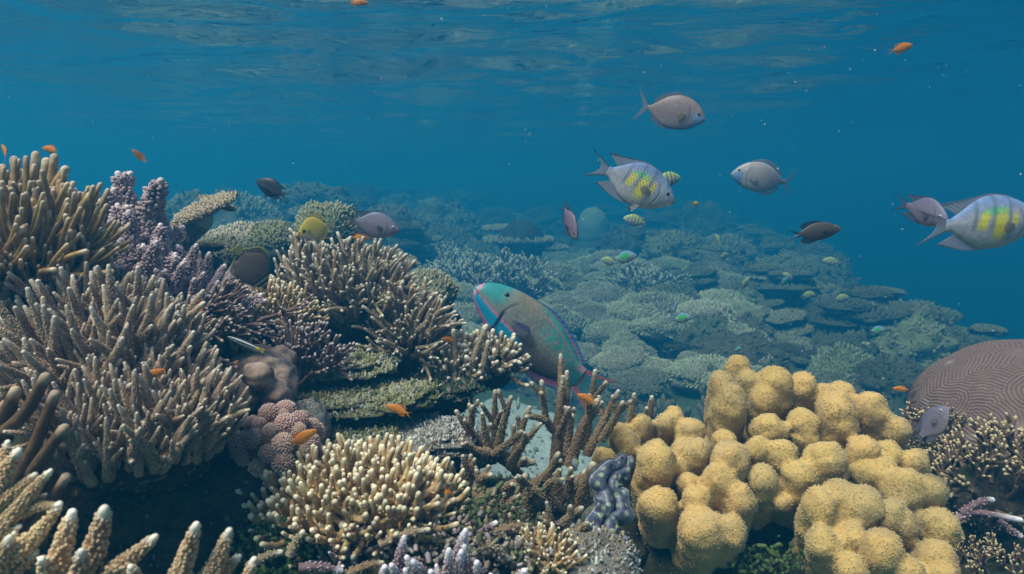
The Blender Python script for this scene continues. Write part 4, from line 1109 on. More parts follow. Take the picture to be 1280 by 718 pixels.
TAB = clump_mesh('plate', M_PLATE, 711, 420, (1, 0.8, 0.10), 0.03, 2.2, 0.6, 0.12, -0.3)
root = empty('table_coral', P(652, 328, 8.5)); tag(root, 'flat table coral on a short stem above the plate corals', 'coral')
mb = MB(); branch(mb, poly_path([[0, 0, -.45], [0, 0, 0], [0, 0, .24]], 8), 0.14, 0.3, 12, 0.001)
obj('stem', mb.mesh('stem', M_DEAD), root)
obj('plate', TAB, root, loc=(-0.04, 0, 0.28), scale=(0.46, 0.4, 0.5)); obj('plate', TAB, root, loc=(-0.2, 0.4, 0.40), scale=(0.32, 0.28, 0.4)); obj('plate', TAB, root, loc=(0.32, 0.0, 0.18), scale=(0.28, 0.24, 0.4))

# individual corals of the middle distance, left and right
def scatter(boxes, n, smin, smax, kinds, lab, grp, seed, far=26.0):
    rs = np.random.default_rng(seed); pts = []; tries = 0
    while len(pts) < n and tries < 6000:
        tries += 1
        x0, x1, y0, y1 = boxes[rs.integers(len(boxes))]
        g = G(rs.uniform(x0, x1), rs.uniform(y0, y1))
        if g is None or np.linalg.norm(g) > far or g[1] < 2.6: continue
        s = rs.uniform(smin, smax)
        if any(np.hypot(g[0] - q[0], g[1] - q[1]) < 0.6 * (s + q[2]) for q in pts): continue
        pts.append((g[0], g[1], s))
        nm, lb, lst = kinds[rs.integers(len(kinds))]
        z = float(ground_h(g[0], g[1]))
        tag(obj(nm, lst[rs.integers(len(lst))], loc=(g[0], g[1], z - 0.05 * s), rot=(rs.normal(0, .12), rs.normal(0, .12), rs.uniform(0, 6.28)), scale=(s * rs.uniform(.85, 1.25), s * rs.uniform(.85, 1.25), s * rs.uniform(.8, 1.35))), ('small ' if s < smin + (smax - smin) * .35 else 'large ' if s > smin + (smax - smin) * .7 else '') + lb + ' ' + lab + ' ' + where((g[0], g[1], z)), 'coral', grp)
KB = ('bush_coral', 'bushy coral', BUSHES); KO = ('boulder_coral', 'lumpy coral', BOULD); KT = ('tiered_coral', 'tiered coral', TIER); KP = ('plate_coral', 'cushion coral', PLATES)
scatter([(830, 1000, 300, 480), (1000, 1220, 360, 500)], 150, 0.16, 0.42, [KB, KO, KT, KP, KT, KO, KP], 'on the hazy slope', 'corals on the right reef slope', 3)
scatter([(800, 1010, 262, 330), (1000, 1150, 320, 380)], 55, 0.22, 0.5, [KT, KO, KB, KO, KP], 'at the drop off', 'corals along the drop off edge', 4)
scatter([(230, 560, 252, 340)], 80, 0.22, 0.55, [KB, KO, KT, KP], 'on the hazy flat', 'corals on the far reef flat', 5)
scatter([(540, 830, 255, 330)], 80, 0.2, 0.5, [KB, KO, KT, KP, KB], 'on the hazy flat', 'corals on the central reef flat', 6)
# a few tall silhouettes
for k, (x, y, s, zs, me) in enumerate([(945, 292, 0.42, 1.5, BOULD[1]), (918, 300, 0.36, 1.0, BOULD[0]), (890, 318, 0.42, 0.9, TIER[0]), (1000, 322, 0.40, 0.8, BOULD[2]), (1085, 362, 0.40, 0.7, BOULD[0]), (1150, 385, 0.4, .8, BOULD[3]), (830, 276, 0.5, 0.9, BOULD[2])]):
    g = G(x, y + 16)
    if g is None: continue
    tag(obj('coral_outcrop', me, loc=g, rot=(0, 0, k), scale=(s, s, s * zs)), ['tall dark coral pillar standing highest above the drop off', 'rounded coral head left of the tall pillar', 'tiered coral outcrop below the dark chromis', 'lumpy coral outcrop under the dark chromis', 'lumpy coral outcrop above the leather coral shoulder', 'low coral outcrop near the brain coral', 'round coral outcrop behind the small sergeant fish'][k], 'coral')
# behind the left reef
for k, (x, y, d_, s, me, lab) in enumerate([(300, 300, 2.3, 0.14, PLATES[0], 'greenish cushion coral right of the leaning table coral'), (345, 305, 2.2, 0.10, BUSHES[1], 'dull bush coral behind the dark butterflyfish'), (410, 292, 2.4, 0.13, BUSHES[2], 'dull bush coral behind the yellow butterflyfish'),
                                            (280, 325, 2.0, 0.10, BUSHES[3], 'greenish bush coral left of the dark butterflyfish'), (470, 330, 2.6, 0.16, PLATES[2], 'hazy cushion coral behind the pale tipped bush'), (535, 365, 2.2, 0.11, BUSHES[0], 'dull bush coral right of the pale tipped bush'), (255, 345, 1.8, 0.10, TIER[1], 'dim tiered coral below the leaning table coral')]):
    c = P(x, y, d_); gz = float(ground_h(c[0], c[1]))
    root = tag(obj('background_coral', me, loc=c, rot=(0, 0, k), scale=s), lab, 'coral')
    rock('reef_rock', 'rock supporting the ' + lab.split(' right ')[0].split(' behind ')[0].split(' left ')[0].split(' below ')[0] + ['', ' at the table coral', ' by the yellow fish', ' by the dark fish', ' over the bush', ' at the bush', ''][k], x, y + 60, d_ + .08, s * 1.0 * F_PX / d_, 62, s * 0.9, 120 + k, M_DEAD, 0.3)

# tell apart those that would read alike: by their order from the left
same = {}
for o in col.objects:
    if o.parent is None and 'label' in o and o.get('group', '').startswith('corals'): same.setdefault(o['label'], []).append(o)
for lb, os_ in same.items():
    if len(os_) > 1:
        os_.sort(key=lambda o: to_px(o.location)[0])
        nm = ['leftmost'] + ['second', 'third', 'fourth', 'fifth', 'sixth'][:max(0, len(os_) - 2)] + ['rightmost']
        for o, q in zip(os_, nm): o['label'] = lb.replace(' on the hazy ', ' on ').replace(' at the drop off', ' at drop-off') + ', ' + q + ' one'
# small growth that covers the reef floor, too much to count
rs = np.random.default_rng(99)
mb = MB()
N = 2400
yy = 2.3 + 15 * rs.random(N) ** 1.4; xx = (rs.random(N) * 2 - 1) * (0.5 + 0.8 * yy)
zz_ = gh(xx, yy); kp = zz_ > -4.5; kp &= ~((np.hypot(xx / .66, (yy - 3.55) / 1.05) < 1)); xx, yy, zz_ = xx[kp], yy[kp], zz_[kp]
src = [clump_mesh('x', None, 900 + i, 13, (1, 1, 0.6), 0.2, 2.4, 0.4, 0.4, 0.0, body=(6, 8)) for i in range(3)]
srcd = []
for me in src:
    v = np.empty(len(me.vertices) * 3, np.float32); me.vertices.foreach_get('co', v)
    cc_ = np.empty(len(me.vertices) * 4, np.float32); me.color_attributes['Col'].data.foreach_get('color', cc_)
    tr_ = [list(p.vertices) for p in me.polygons]
    srcd.append((v.reshape(-1, 3), cc_.reshape(-1, 4)[:, :3], [f for f in tr_ if len(f) == 3], [f for f in tr_ if len(f) == 4]))
for i in range(len(xx)):
    v, cc_, T_, Q_ = srcd[i % 3]
    s = rs.uniform(.05, .16); a = rs.uniform(0, 6.28); ca, sa = math.cos(a) * s, math.sin(a) * s
    w_ = np.stack([v[:, 0] * ca - v[:, 1] * sa + xx[i], v[:, 0] * sa + v[:, 1] * ca + yy[i], v[:, 2] * s * rs.uniform(.7, 1.4) + zz_[i]], -1)
    mb.add(w_, T=T_, Q=Q_, C=cc_ * [rs.uniform(0, 1), 1, 1])
tag(obj('reef_growth', mb.mesh('reef_growth', M_FAR)), 'small coral growth covering the hazy reef floor', 'reef', kind='stuff')
# ================================================================ fish
def fish_mat(name, rough=0.45, scale=130.0, bump=0.06, spec=0.3):
    m, t, b = mat(name); L = t.links
    a = nd(t, 'ShaderNodeAttribute', attribute_name='Col')
    tc = nd(t, 'ShaderNodeTexCoord')
    n = nd(t, 'ShaderNodeTexNoise', Scale=22.0, Detail=5.0, Roughness=0.7); L.new(tc.outputs['Object'], n.inputs['Vector'])
    r = ramp(t, [(0.3, 0.72), (0.7, 1.12)]); L.new(n.outputs[0], r.inputs[0])
    c = mixc(t, 1.0, a.outputs['Color'], r.outputs[0], 'MULTIPLY')
    L.new(c, b.inputs['Base Color'])
    b.inputs['Roughness'].default_value = rough; b.inputs['Specular IOR Level'].default_value = spec
    mp = nd(t, 'ShaderNodeMapping'); mp.inputs['Scale'].default_value = (1, 0.4, 1.3); L.new(tc.outputs['Object'], mp.inputs['Vector'])
    v = nd(t, 'ShaderNodeTexVoronoi', Scale=scale * 0.5, Randomness=0.35); L.new(mp.outputs[0], v.inputs['Vector'])
    bp = nd(t, 'ShaderNodeBump', Strength=bump, Distance=0.01); L.new(v.outputs['Distance'], bp.inputs['Height']); L.new(bp.outputs[0], b.inputs['Normal'])
    return m
M_FISH = fish_mat('fish_scales')
M_FIN, t, b = mat('fish_fin')
a = nd(t, 'ShaderNodeAttribute', attribute_name='Col'); t.links.new(a.outputs['Color'], b.inputs['Base Color']); b.inputs['Roughness'].default_value = 0.5
wv = nd(t, 'ShaderNodeTexNoise', Scale=60.0); bp = nd(t, 'ShaderNodeBump', Strength=0.3, Distance=0.004); t.links.new(wv.outputs[0], bp.inputs['Height']); t.links.new(bp.outputs[0], b.inputs['Normal'])
tl = nd(t, 'ShaderNodeBsdfTranslucent'); t.links.new(a.outputs['Color'], tl.inputs['Color'])
tp = nd(t, 'ShaderNodeBsdfTransparent')
m1 = nd(t, 'ShaderNodeMixShader'); m1.inputs[0].default_value = 0.35; t.links.new(b.outputs[0], m1.inputs[1]); t.links.new(tl.outputs[0], m1.inputs[2])
m2 = nd(t, 'ShaderNodeMixShader'); m2.inputs[0].default_value = 0.45; t.links.new(m1.outputs[0], m2.inputs[1]); t.links.new(tp.outputs[0], m2.inputs[2])
t.links.new(m2.outputs[0], t.nodes['Material Output'].inputs['Surface'])
def plain(name, c, rough=0.2):
    m, t, b = mat(name); n = nd(t, 'ShaderNodeTexNoise', Scale=40.0); r = ramp(t, [(0.3, tuple(x * .8 for x in c)), (0.7, c)])
    t.links.new(n.outputs[0], r.inputs[0]); t.links.new(r.outputs[0], b.inputs['Base Color']); b.inputs['Roughness'].default_value = rough
    return m
M_EYE = {k: plain('fish_eye_' + k, c) for k, c in dict(pale=(0.55, 0.55, 0.5), dark=(0.05, 0.05, 0.05), blue=(0.15, 0.25, 0.4), orange=(0.45, 0.25, 0.08)).items()}
M_PUPIL = plain('fish_pupil', (0.004, 0.004, 0.006), 0.1)

def mixa(a, b, f):
    return a * (1 - f[..., None]) + np.asarray(b) * f[..., None]
def sst(x, a, b):
    t = np.clip((x - a) / (b - a), 0, 1); return t * t * (3 - 2 * t)

def fish_body(prof, colfn, bend=0.0, nu=120, nv=56, rows=15, scal=0.14):
    """prof rows: x (0.5 nose .. -0.34), top, bottom, half width"""
    pr = poly_path(np.array([[a, b_, c] for a, b_, c, d in prof]), nu); pw = poly_path(np.array([[a, d, 0] for a, b_, c, d in prof]), nu)
    x, top, bot, wd = pr[:, 0], pr[:, 1], pr[:, 2], np.maximum(pw[:, 1] * .84, 0.002)
    a = np.arange(nv) / nv * 2 * np.pi
    mid, hf = (top + bot) / 2, np.maximum((top - bot) / 2, 0.002)
    zn = np.cos(a)[None]; yn = np.sign(np.sin(a)) * np.abs(np.sin(a)) ** 1.15
    V = np.stack([x[:, None] + 0 * zn, wd[:, None] * yn[None], mid[:, None] + hf[:, None] * zn], -1)
    C = colfn(x[:, None] + 0 * zn, zn + 0 * x[:, None], V[..., 2])
    # overlapping scales: dark crescent at each scale's rear edge, and the gill cover's edge
    row = np.minimum(a, 2 * np.pi - a) / np.pi * rows; ri = np.floor(row)
    sx_ = (x[:, None] * rows * 1.9 + .5 * (ri % 2)[None]) % 1; sy_ = (row - ri - .5)[None]
    ed = np.hypot((sx_ - .62) * 1.1, sy_ * 1.1)
    body_ = sst(-x, -.30, -.26)[:, None] * sst(x, -.33, -.28)[:, None]
    C = C * (1 - scal * sst(ed, .38, .56) * body_)[..., None] + 0.05 * (sst(-ed, -.3, -.1) * body_)[..., None] * C
    V[..., 1] *= (1 + 0.012 * sst(-ed, -.5, -.2) * body_)
    gill = np.exp(-((x[:, None] - .285 + .10 * (zn + .1) ** 2) / .008) ** 2) * sst(-np.abs(zn + .15), -.75, -.55)
    C = C * (1 - .5 * gill)[..., None]; V[..., 1] *= (1 - .05 * gill)
    mouth = np.exp(-((V[..., 2] - V[0, :, 2].mean() + .35 * (.5 - V[..., 0])) / .006) ** 2) * sst(x, .455, .465)[:, None]
    C = C * (1 - .7 * mouth)[..., None]
    V[..., 1] += bend * np.clip(0.15 - V[..., 0], 0, 1) ** 2
    mb = MB(); mb.add(V.reshape(-1, 3), Q=grid_faces(nu, nv, True), C=C.reshape(-1, 3))
    for e, flip in ((0, 0), (nu - 1, 1)):
        base = e * nv; c0 = V[e].mean(0); mb.add([c0], C=[C[e].mean(0)])
        k = np.arange(nv); k2 = (k + 1) % nv
        tri = np.stack([k2 + base, k + base, np.full(nv, mb.n - 1)], -1)
        mb.T.append(tri if not flip else tri[:, ::-1])
    return mb, (x, top, bot, wd)

def fin_mesh(base, edge, colfn, bend=0.0, th=0.0035, n=80, m=8, rays=0.002):
    b_ = poly_path(np.array([[x, z, 0] for x, z in base]), n); e = poly_path(np.array([[x, z, 0] for x, z in edge]), n)
    v = np.linspace(0, 1, m)[None, :, None]
    g = b_[:, None] * (1 - v) + e[:, None] * v
    V = np.stack([g[..., 0], 0 * g[..., 0], g[..., 1]], -1)
    u = np.linspace(0, 1, n)[:, None]
    ray_ = np.sin(u * 2 * np.pi * 17)
    V[..., 1] = rays * ray_ * (.3 + .7 * v[..., 0])
    C = colfn(u + 0 * v[..., 0], v[..., 0] + 0 * u)
    C = C * (1 + .10 * ray_)[..., None]
    V[..., 1] += bend * np.clip(0.15 - V[..., 0], 0, 2) ** 2
    off = np.zeros_like(V); off[..., 1] = (th * (1 - v[..., 0]) + 0.0012)
    W = np.concatenate([V + off, (V - off)[:, ::-1]], 1); CC = np.concatenate([C, C[:, ::-1]], 1)
    mb = MB(); mb.add(W.reshape(-1, 3), Q=grid_faces(n, 2 * m, True), C=CC.reshape(-1, 3))
    for e_ in (0, n - 1):
        k = np.arange(m - 1); a0 = e_ * 2 * m
        mb.Q.append(np.stack([a0 + k, a0 + k + 1, a0 + 2 * m - 2 - k, a0 + 2 * m - 1 - k], -1))
    return mb.mesh('fin', M_FIN)

def uni(c):
    return lambda u, v: np.zeros(u.shape + (3,)) + np.asarray(c)
def edged(c, e, f0=0.75):
    return lambda u, v: mixa(np.zeros(u.shape + (3,)) + np.asarray(c), e, sst(v, f0, f0 + 0.15))
def tail_edges(c, e):
    return lambda u, v: mixa(np.zeros(u.shape + (3,)) + np.asarray(c), e, np.maximum(sst(u, .86, .95), sst(-u, -.14, -.05)))

KINDS = {}
def kind(name, prof, body, fins, eye, pect, bend=0.0, eyecol='pale', pelvic=None):
    mb, info = fish_body(prof, body, bend, *((230, 110) if name in ('parrotfish', 'sergeant') else (120, 56)))
    d = dict(body=mb.mesh('body', M_FISH), fins=[(n_, fin_mesh(b_, e, c, bend)) for n_, b_, e, c in fins], eye=eye, eyecol=eyecol, info=info)
    px_, pz, pl, ph_, pc = pect
    d['pect'] = fin_mesh([(0, .35 * ph_), (0, -.35 * ph_)], [(-pl * .75, ph_), (-pl, ph_ * .45), (-pl * .97, -ph_ * .35), (-pl * .6, -ph_)], pc, 0, 0.003, 40, 6)
    d['pat'] = (px_, pz)
    mbe = MB(); blob(mbe, (0, 0, 0), (1, .5, 1), 1, 0, 1, 12, 16); d['eyeme'] = mbe.mesh('eye', M_EYE[eyecol])
    mbp = MB(); blob(mbp, (0, 0, 0), (.55, .35, .55), 1, 0, 1, 10, 12); d['pupme'] = mbp.mesh('pupil', M_PUPIL)
    if pelvic: d['pelvic'] = fin_mesh([(pelvic[0], pelvic[1]), (pelvic[0] - .05, pelvic[1])], [(pelvic[0] - .06, pelvic[1] - pelvic[2]), (pelvic[0] - .1, pelvic[1] - pelvic[2] * .6)], pelvic[3], 0, .003, 8, 5)
    KINDS[name] = d

def fish(kd, name, label, px, py, d, length, ang, away=0.0, roll=0.0, cat='fish', group=None, fold=0.35):
    """ang: nose direction in the picture, degrees (0 right, 90 up); away: degrees turned away from the camera"""
    K = KINDS[kd]
    a, e = R(ang), R(away)
    camx, camz, camy = np.array([1, 0, 0]), np.array([0, SP, CP]), np.array([0, CP, -SP])
    f = math.cos(e) * (math.cos(a) * camx + math.sin(a) * camz) + math.sin(e) * camy
    up = np.array([0, 0, 1.0]); up = nrm(up - f * np.dot(up, f)); y = np.cross(up, f)
    M = Matrix(((f[0], y[0], up[0], 0), (f[1], y[1], up[1], 0), (f[2], y[2], up[2], 0), (0, 0, 0, 1))) @ Matrix.Rotation(R(roll), 4, 'X')
    root = empty(name); root.empty_display_size = 0.02
    c = P(px, py, d)
    root.matrix_world = Matrix.Translation(Vector(c)) @ M @ Matrix.Diagonal((length, length, length, 1))
    tag(root, label, cat, group)
    obj('body', K['body'], root)
    for n_, me in K['fins']: obj(n_, me, root)
    x, top, bot, wd = K['info']
    ex, ez, er = K['eye']
    i = np.argmin(np.abs(x - ex)); hf = (top[i] - bot[i]) / 2; zn = (ez - (top[i] + bot[i]) / 2) / hf
    ew = wd[i] * max(1 - zn * zn, .05) ** .575
    i2 = np.argmin(np.abs(x - K['pat'][0])); hf2 = (top[i2] - bot[i2]) / 2; zn2 = (K['pat'][1] - (top[i2] + bot[i2]) / 2) / hf2
    pw_ = wd[i2] * max(1 - zn2 * zn2, .05) ** .575
    for s in (-1, 1):
        o = obj('eye', K['eyeme'], root, loc=(ex, s * (ew - er * .12), ez), scale=er)
        obj('pupil', K['pupme'], o, loc=(0.05, s * .3, 0))
        obj('pectoral_fin', K['pect'], root, loc=(K['pat'][0], s * pw_ * .95, K['pat'][1]), rot=(0, 0, -s * fold))
        if 'pelvic' in K: obj('pelvic_fin', K['pelvic'], root, loc=(0, s * .012, 0), rot=(-s * .25, 0, 0))
    return root

def flat(c):
    return lambda x, zn, z: np.zeros(x.shape + (3,)) + np.asarray(c)

# --- parrotfish
def parrot(x, zn, z):
    C = np.zeros(x.shape + (3,)) + np.array([0.20, 0.195, 0.165])
    C = mixa(C, (0.235, 0.20, 0.145), sst(x, .05, .2) * sst(-x, -.33, -.22) * sst(zn, .25, .8))
    C = mixa(C, (0.15, 0.115, 0.105), sst(-zn, -.05, .45) * sst(-x, -.22, -.05))
    net = 0.5 + 0.5 * np.sin(x * 95 + np.abs(((zn * 4.5) % 2) - 1) * 3.2)
    m = sst(-x, -.12, .06) * sst(zn, -.05, .35)
    C = mixa(C, (0.03, 0.30, 0.27), m * 0.75); C = mixa(C, (0.34, 0.16, 0.17), .6 * m * sst(net, .72, .9) * (1 - sst(zn, .72, .85)))
    C = mixa(C, (0.52, 0.16, 0.24), sst(zn, .72, .76) * sst(-zn, -.82, -.78) * sst(-x, -.16, -.05) * .5)
    C = mixa(C, (0.04, 0.30, 0.20), .75 * sst(zn, .80, .88) * sst(-x, -.16, -.05))
    C = mixa(C, (0.02, 0.27, 0.27), sst(x, .27, .38) * sst(zn, -.35, .25) * 0.9)
    C = mixa(C, (0.01, 0.28, 0.45), sst(-zn, .34, .44) * sst(x, .06, .12))
    C = mixa(C, (0.55, 0.16, 0.30), (sst(-zn, .80, .9) + sst(-zn, .28, .34) * sst(zn, -.42, -.36)) .clip(0, 1) * sst(x, .1, .2) * .9)
    C = mixa(C, (0.015, 0.02, 0.10), sst(-np.abs(x - .285 - .02 * zn), -.012, -.006) * sst(-zn, -.1, .2))
    C = mixa(C, (0.65, 0.20, 0.32), sst(x, .472, .482)); C = mixa(C, (0.2, 0.5, 0.55), sst(x, .488, .494))
    C = mixa(C, (0.55, 0.10, 0.22), sst(-x, .28, .30) * sst(x, -.33, -.31) * .7)
    C = mixa(C, (0.03, 0.16, 0.17), sst(-x, .18, .28) * (1 - sst(zn, .3, .6)))
    return C
PAR_P = [(x, t_ * .93, b_ * .93, w_) for x, t_, b_, w_ in [(.50, .0, -.03, .012), (.47, .06, -.07, .045), (.40, .115, -.115, .065), (.28, .165, -.16, .085), (.12, .195, -.19, .095), (-.04, .18, -.185, .085), (-.18, .125, -.14, .058), (-.27, .08, -.09, .034), (-.335, .075, -.08, .02)]]
def par_dorsal(u, v):
    C = np.zeros(u.shape + (3,)) + np.array([0.02, 0.13, 0.40]); C = mixa(C, (0.45, 0.14, 0.28), sst(v, .15, .3) * sst(-v, -.6, -.45)); return mixa(C, (0.01, 0.18, 0.5), sst(v, .7, .85))
def par_tail(u, v):
    C = np.zeros(u.shape + (3,)) + np.array([0.05, 0.25, 0.32]); k = np.abs(u - .5) * 2
    C = mixa(C, (0.60, 0.17, 0.10), sst(k, .45, .65)); C = mixa(C, (0.03, 0.25, 0.5), sst(k, .85, .95)); C = mixa(C, (0.55, .1, .2), sst(-v, -.22, -.1)); return C
kind('parrotfish', PAR_P, parrot,
     [(n_, [(x, z * .93) for x, z in b_], [(x, z * .95) for x, z in e_], c_) for n_, b_, e_, c_ in [('dorsal_fin', [(.25, .165), (.05, .185), (-.15, .13), (-.26, .08)], [(.24, .175), (.03, .212), (-.17, .165), (-.30, .10)], par_dorsal),
      ('anal_fin', [(.0, -.18), (-.12, -.155), (-.25, -.09)], [(-.02, -.20), (-.16, -.205), (-.31, -.13)], lambda u, v: mixa(np.zeros(u.shape + (3,)) + np.array([.55, .12, .25]), (0.02, .2, .5), sst(v, .7, .85))),
      ('tail_fin', [(-.325, .07), (-.33, 0), (-.325, -.075)], [(-.58, .165), (-.49, .10), (-.455, 0), (-.49, -.09), (-.56, -.175)], par_tail)]],
     (.335, .079, .017), (.21, -.02, .13, .045, lambda u, v: mixa(np.zeros(u.shape + (3,)) + np.array([.1, .1, .13]), (0.02, 0.03, 0.16), sst(-u, -.45, -.25))), bend=0.04, eyecol='dark', pelvic=(.16, -.19, .08, uni((.3, .12, .16))))

# --- sergeant type damselfish
DOTS = True
def sergeant(x, zn, z):
    C = np.zeros(x.shape + (3,)) + np.array([0.36, 0.36, 0.40])
    C = mixa(C, (0.17, 0.24, 0.42), sst(zn, .3, .9)); C = mixa(C, (0.50, 0.46, 0.46), sst(-zn, .2, .7))
    nz = fbm(np.stack([x * 22, zn * 6, 0 * x], -1), 3, 3) * .28
    f = np.zeros_like(x)
    for xc, w_, zc, hz in ((.085, .07, -.10, .50), (-.06, .045, .05, .42), (.19, .03, .05, .3)):
        f = np.maximum(f, np.exp(-((x - xc - .03 * zn) / w_) ** 2 - ((zn - zc) / hz) ** 2))
    up_ = np.maximum(np.exp(-((x - .03) / .15) ** 2 - ((zn - .42) / .22) ** 2), 0)
    C = mixa(C, (0.08, 0.46, 0.20), .8 * sst(up_ + nz * .8, .35, .8))
    C = mixa(C, (0.70, 0.60, 0.05), .9 * sst(f + nz, .12, .75))
    for xc in (.015, .145, -.125):
        C = mixa(C, (0.06, 0.09, 0.14), .55 * np.exp(-((x - xc - .03 * zn) / .016) ** 2) * sst(zn, -.55, -.1))
    if DOTS:
        ph_ = np.arccos(np.clip(zn, -1, 1)) * 8; ro = np.floor(ph_); dots = np.hypot(((x * 26 + .5 * (ro % 2)) % 1 - .5) * 1.5, (ph_ - ro - .5) * 1.1)
        C = mixa(C, (0.02, 0.03, 0.09), sst(-dots, -.38, -.22) * sst(zn, -.35, .05) * sst(-x, -.28, -.22) * .8)
    C = mixa(C, (0.25, 0.36, 0.5), sst(x, .27, .31) * sst(-x, -.34, -.32) * .6)
    return C
SER_P = [(.50, .0, -.02, .01), (.46, .055, -.065, .04), (.38, .125, -.125, .07), (.26, .20, -.19, .09), (.10, .245, -.235, .095), (-.06, .22, -.215, .075), (-.20, .125, -.13, .045), (-.28, .062, -.068, .025), (-.33, .052, -.056, .016)]
TAIL_FORK = [(-.325, .05), (-.33, 0), (-.325, -.055)], [(-.60, .16), (-.46, .075), (-.41, .0), (-.46, -.08), (-.58, -.17)]
def deep_fins(c, e, tailc=None):
    return [('dorsal_fin', [(.22, .215), (.05, .235), (-.10, .185), (-.24, .085)], [(.20, .235), (.03, .262), (-.16, .225), (-.40, .19)], edged(c, e)),
            ('anal_fin', [(.02, -.225), (-.10, -.185), (-.24, -.08)], [(-.02, -.245), (-.18, -.235), (-.40, -.17)], edged(c, e, .85)),
            ('tail_fin', *TAIL_FORK, tail_edges(tailc or c, e))]
kind('sergeant', SER_P, sergeant, deep_fins((.40, .38, .42), (.025, .025, .05)), (.375, .04, .022), (.20, -.03, .15, .05, uni((.45, .42, .42))), eyecol='dark', pelvic=(.15, -.21, .1, uni((.4, .37, .38))))
DOTS = False
kind('sergeant_plain', [(x, t_ * .86, b_ * .86, w_) for x, t_, b_, w_ in SER_P], sergeant, [(n_, [(x, z * .86) for x, z in b_], [(x, z * .86) for x, z in e_], c_) for n_, b_, e_, c_ in deep_fins((.42, .40, .44), (.12, .12, .18))], (.375, .04, .022), (.20, -.03, .15, .05, uni((.45, .42, .42))), eyecol='dark')
def small_ser(x, zn, z):
    C = np.zeros(x.shape + (3,)) + np.array([0.42, 0.44, 0.42]); C = mixa(C, (0.40, 0.48, 0.16), sst(zn, -.1, .5))
    st = 0.5 + .5 * np.sin(x * 46 + 1.1); return mixa(C, (0.06, 0.09, 0.10), .8 * sst(st, .6, .9) * sst(-x, -.33, -.28))
kind('striped', SER_P, small_ser, deep_fins((.4, .4, .4), (.2, .2, .22)), (.375, .04, .024), (.20, -.03, .12, .05, uni((.5, .5, .5))), eyecol='dark')
def green_ser(x, zn, z):
    C = np.zeros(x.shape + (3,)) + np.array([0.42, 0.45, 0.46]); C = mixa(C, (0.10, 0.55, 0.14), sst(-np.abs(x - .0), -.25, -.12) * sst(zn, -.5, 0)); C = mixa(C, (.15, .3, .55), sst(zn, .5, .9)); return C
kind('green_damsel', SER_P, green_ser, deep_fins((.3, .4, .42), (.2, .25, .3)), (.375, .04, .024), (.20, -.03, .12, .05, uni((.5, .5, .5))), eyecol='dark')
# --- grey damsel
def grey(x, zn, z):
    C = np.zeros(x.shape + (3,)) + np.array([0.23, 0.19, 0.25]); C = mixa(C, (.15, .14, .21), sst(zn, .3, .9)); C = mixa(C, (.32, .25, .26), sst(-zn, .3, .9)); return C
kind('grey_damsel', SER_P, grey, deep_fins((.15, .13, .19), (.015, .015, .03)), (.37, .03, .028), (.20, -.03, .13, .05, uni((.2, .18, .23))), bend=-0.3)
def purple(x, zn, z):
    C = np.zeros(x.shape + (3,)) + np.array([0.21, 0.14, 0.19]); return mixa(C, (.45, .30, .26), sst(x, .22, .42) * sst(-zn, -.4, .3))
kind('purple_damsel', SER_P, purple, deep_fins((.13, .09, .13), (.02, .02, .03)), (.375, .04, .024), (.20, -.03, .14, .05, uni((.18, .12, .16))), eyecol='dark', pelvic=(.15, -.21, .12, uni((.1, .08, .1))))
# --- dark chromis, dark damsel
CHR_P = [(.50, .0, -.01, .01), (.46, .045, -.05, .035), (.36, .10, -.10, .06), (.22, .155, -.15, .075), (.06, .175, -.17, .075), (-.10, .15, -.15, .055), (-.23, .085, -.09, .03), (-.30, .048, -.05, .018), (-.34, .042, -.044, .014)]
CHR_F = lambda c, e, tc: [('dorsal_fin', [(.22, .145), (.03, .165), (-.14, .125), (-.25, .075)], [(.2, .165), (.0, .215), (-.18, .21), (-.33, .145)], edged(c, e)),
                      ('anal_fin', [(.02, -.16), (-.12, -.14), (-.25, -.075)], [(-.02, -.185), (-.18, -.21), (-.33, -.145)], edged(c, e)),
                      ('tail_fin', [(-.33, .04), (-.335, 0), (-.33, -.045)], [(-.62, .12), (-.46, .055), (-.42, 0), (-.46, -.06), (-.6, -.13)], tc)]
def darkc(x, zn, z):
    C = np.zeros(x.shape + (3,)) + np.array([0.085, 0.065, 0.06]); return mixa(C, (.18, .13, .08), sst(x, .3, .45) * .7)
kind('dark_chromis', CHR_P, darkc, CHR_F((.03, .028, .035), (.01, .01, .015), lambda u, v: mixa(np.zeros(u.shape + (3,)) + np.array([.02, .02, .03]), (.5, .5, .52), sst(-np.abs(u - .62), -.16, -.06))), (.385, .03, .022), (.2, -.02, .13, .04, uni((.1, .08, .08))), eyecol='dark')
kind('black_damsel', SER_P, lambda x, zn, z: mixa(np.zeros(x.shape + (3,)) + np.array([0.035, 0.028, 0.032]), (.09, .07, .065), sst(-np.abs(zn + .1), -.3, 0)), deep_fins((.02, .018, .02), (.01, .01, .012)), (.375, .04, .022), (.2, -.03, .14, .05, uni((.05, .04, .04))), eyecol='dark', pelvic=(.15, -.21, .12, uni((.02, .02, .02))))
# --- orange anthias / damsels
def orange(x, zn, z):
    C = np.zeros(x.shape + (3,)) + np.array([0.66, 0.22, 0.02]); C = mixa(C, (0.72, 0.32, 0.05), sst(-zn, .1, .8)); return mixa(C, (.5, .15, .02), sst(zn, .4, .95))
kind('orange', CHR_P, orange, CHR_F((.66, .25, .02), (.55, .18, .02), uni((.68, .28, .04))), (.385, .03, .022), (.2, -.02, .12, .04, uni((.7, .35, .08))), bend=0.4, eyecol='dark')
def yellowf(x, zn, z):
    return mixa(np.zeros(x.shape + (3,)) + np.array([0.66, 0.40, 0.02]), (.6, .5, .1), sst(-zn, 0, .8))
kind('yellow', SER_P, yellowf, deep_fins((.62, .40, .03), (.5, .3, .02)), (.375, .04, .022), (.2, -.03, .13, .05, uni((.65, .45, .08))), eyecol='dark')
